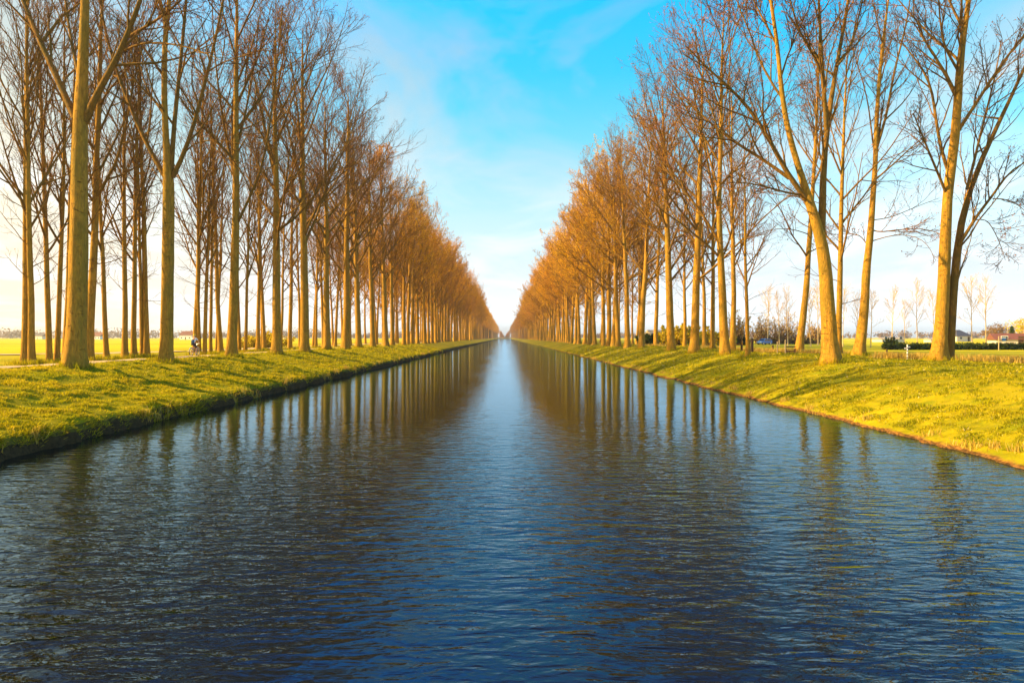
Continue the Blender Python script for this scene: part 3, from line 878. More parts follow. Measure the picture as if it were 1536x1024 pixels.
sp = []
for o in list(bpy.data.objects):
    if o.name.startswith('poplar_tree') and o.location.y < 105:
        for k in range(7):
            a = k * 0.9
            sp.append((o.location.x + 0.62 * math.cos(a), o.location.y + 0.62 * math.sin(a), 0.28, 0.28))
tuft_patch('grass', sp, 26000, M_GRASS_GLOW, 0.08, 0.42, 0.03, 21, 'longer uncut grass round the feet of the poplar trunks', 'grass')


# the rest of the avenue, too far away to tell trunk from trunk
def far_avenue(name, side, label):
    rng = np.random.default_rng(77 + side)
    bag = Bag()
    for X0 in (20.0 if side < 0 else 19.0, 26.6):
        d = 553.0
        while d < 1996:
            H = 28 + 5 * rng.random()
            x = side * (X0 + rng.normal(0, 0.4)); z0 = 1.7
            T = np.stack([[x, x, x + rng.normal(0, 0.3)], [d] * 3, [z0 - 0.3, z0 + 12, z0 + H]], 1)
            bag.add(*tubes(T[None], np.array([[0.45, 0.35, 0.05]]), 5), 0)
            n = 90 if d < 1000 else 56
            t = 0.28 + 0.7 * rng.random(n); a = rng.random(n) * 6.283
            p0 = np.stack([np.full(n, x), np.full(n, d), z0 + H * t], 1)
            L = (10 * (1 - 0.7 * (t - 0.28) / 0.7)) * (0.5 + 0.6 * rng.random(n))
            dirv = norm(np.stack([np.cos(a) * 0.75, np.sin(a) * 0.75, 0.8 + 0.3 * rng.random(n)], 1))
            p0 = p0 + dirv * (L * rng.random(n) * 0.6)[:, None]
            pm = p0 + dirv * (L * 0.5)[:, None]; pe = pm + norm(dirv + rng.normal(0, 0.3, (n, 3)) + [0, 0, 0.3]) * (L * 0.4)[:, None]
            bag.add(*tubes(np.stack([p0, pm, pe], 1), np.tile([[0.055, 0.05, 0.03]], (n, 1)), 3), 1)
            V, Q = diamonds(rng, np.stack([p0, pm, pe], 1), 4, 0.9, 0.20)
            bag.add(V, Q, 2)
            d += 9.0 if d < 1000 else 13.0
    for k in range(60):                # the canal bends away: the rows close in front of each other
        u = rng.random()
        x = side * (13.5 - 11.5 * u); d = 2005 + 60 * u; H = 24 - 17 * u
        n = 50; a = rng.random(n) * 6.283
        p0 = np.stack([np.full(n, x), np.full(n, d), 1.2 + H * (0.02 + 0.75 * rng.random(n))], 1)
        dv = norm(np.stack([np.cos(a) * 0.6, np.sin(a) * 0.6, np.ones(n)], 1)) * (0.22 * H)
        PP = np.stack([p0, p0 + dv * 0.5, p0 + dv], 1)
        bag.add(*tubes(PP, np.tile([[0.07, 0.06, 0.03]], (n, 1)), 3), 1)
        bag.add(*diamonds(rng, PP, 4, 0.9, 0.25), 2)
    tag(link(name, bag.mesh(name, FAR_MATS)), label, 'trees', kind='stuff')


far_avenue('far_avenue_trees', -1, 'copper haze of poplars at the vanishing end of the towpath rows')
far_avenue('far_avenue_trees', 1, 'copper haze of poplars at the vanishing end of the hedge bank rows')


# ------------------------------------------------------------------ woods on the horizon
def leaf_cloud(rng, C, S, per, size):
    """C (m,3) centres, S (m,3) radii: clumps of small quads"""
    m = len(C)
    idx = np.repeat(np.arange(m), per)
    d = norm(rng.normal(0, 1, (m * per, 3))) * (rng.random((m * per, 1)) ** 0.4)
    p = C[idx] + d * S[idx]
    u = norm(rng.normal(0, 1, p.shape)); v = norm(np.cross(u, rng.normal(0, 1, p.shape)))
    s = (size * (0.5 + rng.random(len(p))))[:, None]
    V = np.stack([p - u * s, p + v * s * 0.7, p + u * s, p - v * s * 0.7], 1).reshape(-1, 3)
    return V, np.arange(4 * len(p)).reshape(-1, 4)


def far_wood(name, pts, n, h0, h1, seed, mat, label, per=40, size=0.9):
    rng = np.random.default_rng(seed)
    pts = np.array(pts, float)
    t = rng.random(n) * (len(pts) - 1); i = np.clip(t.astype(int), 0, len(pts) - 2); g = (t - i)[:, None]
    c = pts[i] * (1 - g) + pts[i + 1] * g + rng.normal(0, 12, (n, 2))
    env = 0.55 + 0.9 * (vnoise(c[:, 0] * 0.01, c[:, 1] * 0.01, seed) + 0.5)
    h = (h0 + (h1 - h0) * rng.random(n)) * env
    C = np.column_stack([c, 1.3 + h * 0.5]); S = np.column_stack([h * 0.5, h * 0.5, h * 0.55])
    V, Q = leaf_cloud(rng, C, S, per, size)
    tag(link(name, mesh_np(name, V, Q, mat)), label, 'wood', kind='stuff')


far_wood('far_wood', [(-1500, 800), (-1000, 1150), (-650, 1350), (-350, 1500), (-60, 1560)], 900, 9, 19, 41, M_FAR, 'pale wooded skyline beyond the fields on the cyclist side', 36, 1.3)
far_wood('far_wood', [(60, 1500), (400, 1400), (800, 1200), (1100, 900), (1600, 800)], 800, 8, 15, 42, M_FAR, 'low wooded skyline beyond the meadow on the hedge side', 36, 1.2)
far_wood('far_wood', [(-30, 2080), (0, 2085), (30, 2080)], 40, 1.6, 3.0, 43, M_FAR, 'dark clump of trees closing the far end of the canal', 60, 0.5)


# ------------------------------------------------------------------ shrubs, hedge, saplings
def shrub(name, x, y, w, h, n, mat, label, cat, group, seed, stems=True, size=0.09, per=40, depth=None):
    rng = np.random.default_rng(seed)
    o = empty(name, (x, y, float(gz(x, y, False)) - 0.05))
    tag(o, label, cat, group)
    k = n
    base = np.column_stack([rng.normal(0, w * 0.16, k), rng.normal(0, (depth or w) * 0.16, k), np.zeros(k)])
    a = rng.random(k) * 6.283; sp = rng.random(k) ** 0.6
    dirv = norm(np.column_stack([np.cos(a) * sp * w / h * 0.8, np.sin(a) * sp * (depth or w) / h * 0.8, np.ones(k)]))
    L = h * (0.55 + 0.45 * rng.random(k)) * (1.05 - 0.3 * sp)
    nn = 6
    Pp = np.zeros((k, nn, 3)); Pp[:, 0] = base; dd = dirv
    for i in range(1, nn):
        dd = norm(dd + rng.normal(0, 0.06, (k, 3)) + [0, 0, 0.03])
        Pp[:, i] = Pp[:, i - 1] + dd * (L / (nn - 1))[:, None]
    Rr = np.linspace(1, 0.3, nn)[None] * (0.012 + 0.006 * h) * (0.7 + 0.6 * rng.random((k, 1)))
    bag = Bag(); bag.add(*tubes(Pp, Rr, 4), 0)
    link('stems', bag.mesh('stems', [M_TWIG]), o)
    T, TR, TL = grow(rng, Pp, Rr, 7, 0.2, 1.0, 0.22, 0.5, 4, 0.4, 0.2, 0.7, 0.02, 0.006, plen=L)
    b2 = Bag(); b2.add(*tubes(T, TR, 3), 0)
    V, Q = diamonds(rng, T, per // 8 + 1, size * 2, size * 0.55)
    b2.add(V, Q, 1)
    link('foliage', b2.mesh('foliage', [M_TWIG, mat]), o)
    return o


GS = 'yellow willow shrubs beyond the hedge bank trees'
shrub('willow_shrub', (1004 - VPX) / F * 150, 150, 7, 4.0, 60, M_LEAF_YEL, 'yellow willow shrub beside the white house, shorter and narrower', 'shrub', GS, 51, size=0.30, per=110)
shrub('willow_shrub', (1020 - VPX) / F * 140, 140, 8, 4.4, 70, M_LEAF_YEL, 'broad bright yellow willow shrub behind the thin crooked poplar', 'shrub', GS, 52, size=0.30, per=110)
shrub('willow_shrub', (1066 - VPX) / F * 145, 145, 8, 3.6, 60, M_LEAF_YEL, 'yellow willow shrub seen between the two trunks before the straight poplar', 'shrub', GS, 53, size=0.30, per=110)
GT = 'pale upright thickets around the blue car'
shrub('thicket', (1108 - VPX) / F * 150, 150, 5, 8.0, 60, M_THICKET, 'tall pale thicket beside the slim young poplar', 'thicket', GT, 54, size=0.16, per=40)
shrub('thicket', (1142 - VPX) / F * 185, 185, 7, 8.5, 60, M_THICKET, 'pale bare thicket rising directly behind the blue car', 'thicket', GT, 55, size=0.16, per=40)
shrub('thicket', (1176 - VPX) / F * 185, 185, 9, 9.0, 80, M_THICKET, 'widest pale thicket between the blue car and the wooden bench', 'thicket', GT, 56, size=0.16, per=40)
shrub('thicket', (1222 - VPX) / F * 190, 190, 7, 7.0, 60, M_THICKET, 'pale thicket seen past the poplar by the bench', 'thicket', GT, 57, size=0.16, per=40)
shrub('willow_shrub', (1160 - VPX) / F * 178, 178, 12, 2.6, 90, M_FAR, 'low brown undergrowth hedge along the field behind the car', 'shrub', GS, 58, size=0.2, per=48, depth=2)
shrub('willow_shrub', (1200 - VPX) / F * 178, 178, 12, 2.4, 90, M_FAR, 'low brown undergrowth behind the wooden bench', 'shrub', GS, 59, size=0.2, per=48, depth=2)
shrub('yellow_bush', (392 - VPX) / F * 110, 110, 10, 3.4, 90, M_LEAF_YEL, 'bright yellow bush glowing between the trunks past the cyclist', 'bush', None, 60, size=0.2, per=64)
shrub('dark_bush', (973 - VPX) / F * 140, 140, 4.0, 2.4, 50, M_LEAF_DARK, 'dark evergreen bush beside the white house', 'bush', None, 61, size=0.2, per=80)
shrub('dark_bush', (1338 - VPX) / F * 100, 100, 2.6, 1.7, 50, M_LEAF_DARK, 'round dark bush at the end of the clipped hedge', 'bush', None, 62, size=0.12, per=80)
shrub('dark_bush', (1112 - VPX) / F * 150, 150, 3.5, 2.0, 40, M_LEAF_DARK, 'small dark bush behind the slim young poplar', 'bush', None, 63, size=0.14, per=80)


def hedge():
    rng = np.random.default_rng(71)
    y = 95.0
    x0, x1 = (1326 - VPX) / F * y, (1570 - VPX) / F * y
    o = empty('hedge', ((x0 + x1) / 2, y, 1.5))
    tag(o, 'long low clipped dark green hedge across the meadow', 'hedge')
    n = 900
    C = np.column_stack([rng.uniform(x0, x1, n) - (x0 + x1) / 2, rng.normal(0, 0.25, n), 0.1 + 0.75 * rng.random(n)])
    V, Q = leaf_cloud(rng, C, np.tile([[0.35, 0.35, 0.28]], (n, 1)), 26, 0.075)
    link('foliage', mesh_np('hedge foliage', V, Q, M_LEAF_DARK), o)
    C = np.linspace(x0, x1, 60) - (x0 + x1) / 2
    st = np.stack([np.column_stack([C, 0 * C, 0 * C - 0.1]), np.column_stack([C + 0.05, 0 * C, 0 * C + 0.7])], 1)
    b = Bag(); b.add(*tubes(st, np.full((60, 2), 0.03), 4), 0)
    link('stems', b.mesh('hedge stems', [M_TWIG]), o)


hedge()

young = [(1338, 112, 1.0, 'young tree in front of the round dark bush'),
         (1357, 116, 0.82, 'shorter young tree just past the white marker post'),
         (1376, 106, 1.05, 'young tree with the fullest crown, midway along the hedge'),
         (1402, 112, 0.95, 'young tree close beside the double trunk'),
         (1458, 98, 1.05, 'faint thin young tree past the double trunk, near the dark-roofed house'),
         (1479, 100, 1.05, 'thin young tree near the blue sign'),
         (1264, 125, 1.1, 'young tree just past the leaning poplar'),
         (1306, 120, 1.0, 'young tree close beside the crooked poplar'),
         (1284, 120, 0.95, 'young tree hidden partly by the crooked poplar'),
         (1227, 150, 1.35, 'tall young tree past the poplar by the bench'),
         (1216, 135, 1.2, 'young tree close to the poplar by the bench'),
         (1182, 140, 1.2, 'young tree beside the bench, in front of the widest thicket'),
         (1169, 140, 1.1, 'thin young tree between the blue car and the bench'),
         (1151, 175, 1.5, 'tall young tree rising behind the blue car')]
for i, (px, d, s, lab) in enumerate(young):
    plant('young_tree', YG[i % 3], (px - VPX) / F * d, d, s, i * 1.3, lab, 'young trees in the meadow beyond the hedge bank')


# ------------------------------------------------------------------ small built things
class MB:
    """collects boxes, tubes and prisms into one mesh"""
    def __init__(self):
        self.bm = bmesh.new()

    def box(self, c, s, rz=0.0, taper=1.0):
        x, y, z = c; sx, sy, sz = (v / 2 for v in s)
        ca, sa = math.cos(rz), math.sin(rz)
        vs = []
        for dz, k in ((-sz, 1.0), (sz, taper)):
            for dx, dy in ((-sx, -sy), (sx, -sy), (sx, sy), (-sx, sy)):
                dx *= k; dy *= k
                vs.append(self.bm.verts.new((x + dx * ca - dy * sa, y + dx * sa + dy * ca, z + dz)))
        for f in ((3, 2, 1, 0), (4, 5, 6, 7), (0, 1, 5, 4), (1, 2, 6, 5), (2, 3, 7, 6), (3, 0, 4, 7)):
            self.bm.faces.new([vs[i] for i in f])
        return self

    def tube(self, pts, r, k=8):
        P = np.array(pts, float); n = len(P)
        Rr = np.full(n, r) if np.isscalar(r) else np.array(r, float)
        V, Q = tubes(P[None], Rr[None], k)
        vs = [self.bm.verts.new(v) for v in V]
        for q in Q:
            self.bm.faces.new([vs[i] for i in q])
        self.bm.faces.new(vs[:k]); self.bm.faces.new(vs[-k:][::-1])
        return self

    def prism(self, prof, y0, y1, inset=0.0, axis='y'):
        """profile in x,z extruded along y"""
        a = [self.bm.verts.new((x, y0, z)) for x, z in prof]
        b = [self.bm.verts.new((x, y1, z)) for x, z in prof]
        n = len(prof)
        self.bm.faces.new(a[::-1]); self.bm.faces.new(b)
        for i in range(n):
            j = (i + 1) % n
            self.bm.faces.new((a[i], a[j], b[j], b[i]))
        return self

    def ring(self, c, R, r, n=28, k=8, axis='x'):
        V = []
        for i in range(n):
            A = i * 2 * math.pi / n
            for j in range(k):
                B = j * 2 * math.pi / k
                q = R + r * math.cos(B)
                V.append(self.bm.verts.new((c[0] + r * math.sin(B), c[1] + q * math.cos(A), c[2] + q * math.sin(A)) if axis == 'x' else
                                           (c[0] + q * math.cos(A), c[1] + r * math.sin(B), c[2] + q * math.sin(A))))
        for i in range(n):
            for j in range(k):
                self.bm.faces.new((V[i * k + j], V[((i + 1) % n) * k + j], V[((i + 1) % n) * k + (j + 1) % k], V[i * k + (j + 1) % k]))
        return self

    def disc(self, c, r, t, n=20, axis='y'):
        rings = []
        for s in (-t / 2, t / 2):
            rings.append([self.bm.verts.new((c[0] + r * math.cos(i * 2 * math.pi / n), c[1] + s, c[2] + r * math.sin(i * 2 * math.pi / n)) if axis == 'y' else
                                            (c[0] + s, c[1] + r * math.cos(i * 2 * math.pi / n), c[2] + r * math.sin(i * 2 * math.pi / n))) for i in range(n)])
        self.bm.faces.new(rings[0]); self.bm.faces.new(rings[1][::-1])
        for i in range(n):
            j = (i + 1) % n
            self.bm.faces.new((rings[0][i], rings[0][j], rings[1][j], rings[1][i]))
        return self

    def build(self, name, mat, parent=None, bevel=0.0, smooth=False):
        bmesh.ops.recalc_face_normals(self.bm, faces=self.bm.faces)
        me = bpy.data.meshes.new(name)
        self.bm.to_mesh(me); self.bm.free()
        me.materials.append(mat)
        if smooth:
            for p in me.polygons: p.use_smooth = True
        o = link(name, me, parent)
        if bevel:
            b = o.modifiers.new('bevel', 'BEVEL'); b.width = bevel; b.segments = 2; b.limit_method = 'ANGLE'
        return o


M_WHITE = simple('white paint', (0.78, 0.76, 0.70), 0.5, 0.06)
M_WALL = simple('rendered wall', (0.62, 0.56, 0.46), 0.85, 0.1)
M_BRICK = simple('brick wall', (0.34, 0.20, 0.11), 0.85, 0.2)
M_THATCH = simple('weathered pale roof', (0.38, 0.32, 0.24), 0.85, 0.2)
M_SLATE = simple('slate roof', (0.07, 0.065, 0.075), 0.6, 0.25)
M_TILE = simple('red tile roof', (0.17, 0.065, 0.04), 0.75, 0.25)
M_GLASS = simple('window glass', (0.03, 0.04, 0.05), 0.08, 0.1, spec=0.6)
M_DARKWOOD = simple('weathered dark wood', (0.09, 0.05, 0.025), 0.85, 0.3)
M_WOOD = simple('orange wood', (0.36, 0.16, 0.05), 0.75, 0.25)
M_PALEWOOD = simple('pale wood', (0.52, 0.38, 0.20), 0.8, 0.2)
M_BLACK = simple('black rubber', (0.015, 0.015, 0.017), 0.6, 0.1)
M_STEEL = simple('bare metal', (0.55, 0.55, 0.56), 0.3, 0.1, metallic=0.9)
M_BLUE = simple('blue car paint', (0.055, 0.17, 0.50), 0.25, 0.05, spec=0.6)
M_SIGNBLUE = simple('blue sign enamel', (0.03, 0.16, 0.50), 0.4, 0.05)


def house(name, x, y, w, dep, hw, hr, rz, wall, roof, label, group=None, chim=True, hip=False):
    o = empty(name, (x, y, 1.45), rz)
    tag(o, label, 'house', group)
    wl = MB().box((0, 0, hw / 2), (w, dep, hw)).build('wall', wall, o)
    m = MB()
    e = 0.35
    if hip:
        vs = [m.bm.verts.new(v) for v in ((-w / 2 - e, -dep / 2 - e, hw + .02), (w / 2 + e, -dep / 2 - e, hw + .02), (w / 2 + e, dep / 2 + e, hw + .02), (-w / 2 - e, dep / 2 + e, hw + .02),
                                          (-w / 2 + dep * .45, 0, hw + hr), (w / 2 - dep * .45, 0, hw + hr))]
        for f in ((0, 1, 5, 4), (1, 2, 5), (2, 3, 4, 5), (3, 0, 4), (3, 2, 1, 0)):
            m.bm.faces.new([vs[i] for i in f])
    else:
        vs = [m.bm.verts.new(v) for v in ((-w / 2 - e, -dep / 2 - e, hw + .02), (w / 2 + e, -dep / 2 - e, hw + .02), (w / 2 + e, dep / 2 + e, hw + .02), (-w / 2 - e, dep / 2 + e, hw + .02),
                                          (-w / 2 - e, 0, hw + hr), (w / 2 + e, 0, hw + hr))]
        for f in ((0, 1, 5, 4), (1, 2, 5), (2, 3, 4, 5), (3, 0, 4), (3, 2, 1, 0)):
            m.bm.faces.new([vs[i] for i in f])
    rf = m.build('roof', roof, o)
    if chim:
        MB().box((w * 0.2, 0.3, hw + hr + 0.2), (0.7, 0.7, 1.4)).build('chimney', M_BRICK, rf)
    k = max(2, int(w / 3))
    for i in range(k):
        px = -w / 2 + w * (i + 0.5) / k
        if i == k // 2:
            MB().box((px, -dep / 2 - 0.02, 1.05), (1.0, 0.08, 2.1)).build('door', M_DARKWOOD, o)
        else:
            wn = MB().box((px, -dep / 2 - 0.02, 1.55), (1.3, 0.08, 1.2)).build('window', M_WHITE, o)
            MB().box((px, -dep / 2 - 0.05, 1.55), (1.1, 0.08, 1.0)).build('pane', M_GLASS, wn)
    return o


house('house', (1437 - VPX) / F * 300, 300, 8, 7, 2.3, 2.8, 0.2, M_WALL, M_SLATE, 'small pale house with a dark pyramid-like roof beyond the hedge', hip=True, chim=False)
house('house', (1524 - VPX) / F * 150, 150, 9, 6, 1.3, 1.4, -0.35, M_WALL, M_TILE, 'low bungalow with a red-brown tiled roof behind the hedge')
house('house', (981 - VPX) / F * 190, 190, 3.2, 6, 2.7, 1.2, 0.1, M_WHITE, M_THATCH, 'narrow white house glimpsed beside the dark bush')
house('barn', (1380 - VPX) / F * 240, 260, 9, 6, 1.2, 0.6, 0.1, M_WALL, M_THATCH, 'long low pale shed behind the young trees', chim=False)
house('barn', (1462 - VPX) / F * 230, 250, 7, 5, 1.1, 0.5, -0.1, M_WALL, M_THATCH, 'low pale shed between the dark-roofed house and the bungalow', chim=False)
house('farmhouse', (146 - VPX) / F * 620, 620, 16, 9, 3.0, 3.6, -0.3, M_WHITE, M_TILE, 'tiny pale farmhouse far across the field past the thickest poplar')
house('farmhouse', (283 - VPX) / F * 560, 560, 11, 8, 3.6, 3.4, -0.2, M_WHITE, M_TILE, 'tiny white farmhouse far across the field beside the cyclist')
house('farmhouse', (62 - VPX) / F * 700, 700, 20, 9, 3.2, 3.0, -0.5, M_WALL, M_SLATE, 'tiny dark-roofed farm far across the field near the outer twin poplars')


def conifer():
    d = 170.0
    x = (1518 - VPX) / F * d
    rng = np.random.default_rng(5)
    o = empty('conifer', (x, d, 1.45))
    tag(o, 'small dark cone-shaped conifer rising behind the red-brown roof', 'tree')
    b = Bag(); b.add(*tubes(np.array([[[0, 0, 0], [0, 0, 2.], [0, 0, 4.6]]]), np.array([[0.12, .1, .02]]), 6), 0)
    link('trunk', b.mesh('conifer trunk', [M_DARKWOOD]), o)
    n = 260
    h = 0.3 + 4.2 * rng.random(n) ** 1.2
    a = rng.random(n) * 6.283; rad = 1.3 * (1 - h / 4.9) * (0.5 + 0.5 * rng.random(n))
    V, Q = leaf_cloud(rng, np.column_stack([np.cos(a) * rad, np.sin(a) * rad, h]), np.tile([[0.3, 0.3, 0.25]], (n, 1)), 16, 0.09)
    link('crown', mesh_np('conifer crown', V, Q, M_LEAF_DARK), o)


conifer()


def garden_tree(px, d, w, h, label, seed, mat):
    rng = np.random.default_rng(seed)
    o = empty('round_tree', ((px - VPX) / F * d, d, 1.45))
    tag(o, label, 'tree', 'round trees near the bungalow')
    b = Bag(); b.add(*tubes(np.array([[[0, 0, 0], [0.1, 0, h * .4], [0, 0, h * .8]]]), np.array([[0.2, .15, .05]]), 6), 0)
    link('trunk', b.mesh('trunk', [M_LIMB]), o)
    n = 90
    dd = norm(rng.normal(0, 1, (n, 3))) * rng.random((n, 1)) ** 0.5
    V, Q = leaf_cloud(rng, dd * [w / 2, w / 2, h * .36] + [0, 0, h * .62], np.tile([[w * .13, w * .13, h * .1]], (n, 1)), 26, 0.16)
    link('crown', mesh_np('crown', V, Q, mat), o)


garden_tree(1534, 185, 8, 7.5, 'golden round tree behind the bungalow at the edge of the picture', 81, M_LEAF_YEL)
garden_tree(1500, 260, 9, 7.5, 'brown bare-looking round tree behind the conifer', 82, M_FAR)
garden_tree(1486, 300, 8, 6, 'smaller brown round tree beyond the blue sign', 83, M_FAR)


def car():
    d = 165.0
    o = empty('parked_car', ((1146.5 - VPX) / F * d, d, float(gz(62, d, False)) - 0.03), R_(28))
    tag(o, 'small blue hatchback parked on the field edge behind the meadow posts', 'car')
    prof = [(-1.85, .32), (-1.9, .55), (-1.82, .78), (-1.1, .93), (-0.55, 1.36), (-0.2, 1.46), (0.9, 1.47), (1.35, 1.36), (1.75, .98), (1.88, .85), (1.9, .45), (1.85, .30)]
    MB().prism(prof, -0.8, 0.8).build('body', M_BLUE, o, bevel=0.09, smooth=False)
    for s in (-1, 1):
        y = s * 0.805
        MB().prism([(-0.92, .95), (-0.5, 1.32), (0.02, 1.38), (0.02, .95)], y - .012, y + .012).build('window', M_GLASS, o)
        MB().prism([(0.12, .95), (0.12, 1.38), (0.8, 1.38), (1.2, 1.28), (1.45, .95)], y - .012, y + .012).build('window', M_GLASS, o)
        for wx in (-1.15, 1.2):
            w = MB().disc((wx, s * .74, .31), .31, .2).build('wheel', M_BLACK, o, bevel=0.03)
            MB().disc((wx, s * .845, .31), .19, .03).build('rim', M_STEEL, w)
        MB().box((-1.84, s * .55, .68), (.1, .34, .16)).build('headlight', M_STEEL, o)
        MB().box((1.86, s * .66, .84), (.1, .18, .26)).build('tail_light', M_TILE, o)
    m = MB(); vs = [m.bm.verts.new(v) for v in ((-1.08, -.66, .97), (-1.08, .66, .97), (-.57, .6, 1.37), (-.57, -.6, 1.37))]; m.bm.faces.new(vs)
    ws = m.build('windscreen', M_GLASS, o); sm = ws.modifiers.new('thick', 'SOLIDIFY'); sm.thickness = .03; sm.offset = 0
    m = MB(); vs = [m.bm.verts.new(v) for v in ((1.42, -.6, 1.33), (1.42, .6, 1.33), (1.76, .62, 1.0), (1.76, -.62, 1.0))]; m.bm.faces.new(vs)
    ws = m.build('rear_window', M_GLASS, o); sm = ws.modifiers.new('thick', 'SOLIDIFY'); sm.thickness = .03; sm.offset = 0


car()


def at(px, d):
    x = (px - VPX) / F * d
    return x, d, float(gz(x, d, False))


def posts():
    GP = 'wooden fence posts in the dry grass beyond the hedge bank'
    for px, d, h, w, mat, lab in ((1128, 62, 1.35, .20, M_DARKWOOD, 'thick dark wooden post beside the slim young poplar'),
                                  (1112.5, 66, .75, .16, M_DARKWOOD, 'short dark stump-like post in dry grass, apart from the thick one'),
                                  (1159, 66, .75, .13, M_DARKWOOD, 'short brown fence post between the blue car and the thin pale stake'),
                                  (1166, 60, 1.15, .07, M_PALEWOOD, 'thin pale stake midway between the car and the bench'),
                                  (1178, 60, 1.3, .09, M_PALEWOOD, 'pale stake standing at the end of the bench'),
                                  (1330, 58, .6, .12, M_DARKWOOD, 'short weathered post in straw beside the crooked poplar')):
        x, y, z = at(px, d)
        o = empty('fence_post', (x, y, z - .1), 0.3)
        tag(o, lab, 'post', GP)
        MB().box((0, 0, h / 2), (w, w, h), taper=.92).build('shaft', mat, o, bevel=.012)
        MB().box((0, 0, h + .03), (w * 1.0, w * 1.0, .06), taper=.5).build('weathered_top', mat, o)
    x, y, z = at(1361, 43)
    o = empty('marker_post', (x, y, z - .1))
    tag(o, 'white banded marker post with small side arms in dry grass', 'post')
    MB().tube([(0, 0, 0), (0, 0, 1.05)], .035, 10).build('shaft', M_WHITE, o, smooth=True)
    for k in range(4):
        MB().tube([(0, 0, .25 + .2 * k), (0, 0, .31 + .2 * k)], .038, 10).build('band', M_DARKWOOD, o)
    for sgn in (-1, 1):
        MB().box((sgn * .1, 0, .9 + .04 * sgn), (.16, .03, .09)).build('arm', M_WHITE, o, bevel=.008)
    MB().tube([(0, 0, 1.05), (0, 0, 1.10)], [.05, .03], 10).build('cap', M_WHITE, o)
    x, y, z = at(1498, 92)
    o = empty('sign_post', (x, y, z - .1))
    tag(o, 'blue and white sign on an orange-brown pole in front of the hedge', 'sign')
    MB().tube([(0, 0, 0), (0.02, 0, 2.0)], .055, 8).build('pole', M_PALEWOOD, o)
    p = MB().box((.72, 0, 1.62), (.52, .04, .50)).build('panel', M_SIGNBLUE, o, bevel=.01)
    MB().box((.72, -.024, 1.80), (.50, .012, .13)).build('white_band', M_WHITE, p)
    MB().tube([(0, 0, 1.62), (.5, 0, 1.62)], .025, 8).build('bracket', M_STEEL, o)
    x, y, z = at(1186, 63)
    o = empty('bench', (x, y, z - .03), -0.15)
    tag(o, 'low orange-brown wooden bench at the foot of a leaning poplar', 'bench')
    MB().box((0, 0, .42), (.95, .34, .06)).build('seat', M_WOOD, o, bevel=.01)
    MB().box((0, .16, .60), (.95, .04, .10)).build('backrest', M_DARKWOOD, o, bevel=.01)
    for sx in (-.38, .38):
        MB().box((sx, 0, .19), (.08, .28, .38)).build('leg', M_WOOD, o, bevel=.01)
    MB().box((0, .0, .22), (.7, .03, .12)).build('stretcher', M_WOOD, o)
    x, y, z = at(1458, 40)
    rng = np.random.default_rng(3)
    V, Q = leaf_cloud(rng, np.column_stack([rng.normal(0, .2, 60), rng.normal(0, .12, 60), .03 + .05 * rng.random(60)]), np.full((60, 3), .05), 20, .03)
    o = link('mound', mesh_np('mound', V, Q, simple('dark mound', (.05, .03, .015), .95, .3)), None, (x, y, z))  # low heap of small dark quads on the grass
    tag(o, 'small dark mound on the grass near the double-trunked poplar', 'mound')


posts()


# ------------------------------------------------------------------ cyclist
def skin_body(name, verts, edges, radii, mat, parent, root=0, sub=2):
    me = bpy.data.meshes.new(name)
    me.from_pydata(verts, edges, [])
    o = link(name, me, parent)
    o.modifiers.new('skin', 'SKIN')
    for i, r in enumerate(radii):
        rx = r if isinstance(r, tuple) else (r, r)
        me.skin_vertices[0].data[i].radius = rx
    me.skin_vertices[0].data[root].use_root = True
    s = o.modifiers.new('sub', 'SUBSURF'); s.levels = sub; s.render_levels = sub
    me.materials.append(mat)
    for m in o.modifiers:
        if m.type == 'SKIN': m.use_smooth_shade = True
    return o


M_SKIN = simple('skin', (0.55, 0.30, 0.19), 0.55, 0.06, 12)
M_HELMET = simple('yellow helmet', (0.62, 0.52, 0.02), 0.35, 0.05)
M_JERSEY = simple('white and pale blue jersey', (0.74, 0.80, 0.85), 0.8, 0.08)
M_PACK = simple('navy backpack', (0.05, 0.11, 0.22), 0.8, 0.15)
M_SHORTS = simple('dark shorts', (0.035, 0.035, 0.05), 0.85, 0.1)
M_SHOE = simple('pale shoes', (0.5, 0.45, 0.38), 0.6, 0.1)
M_FRAME = simple('dark bicycle frame', (0.03, 0.05, 0.04), 0.35, 0.1, spec=0.5)


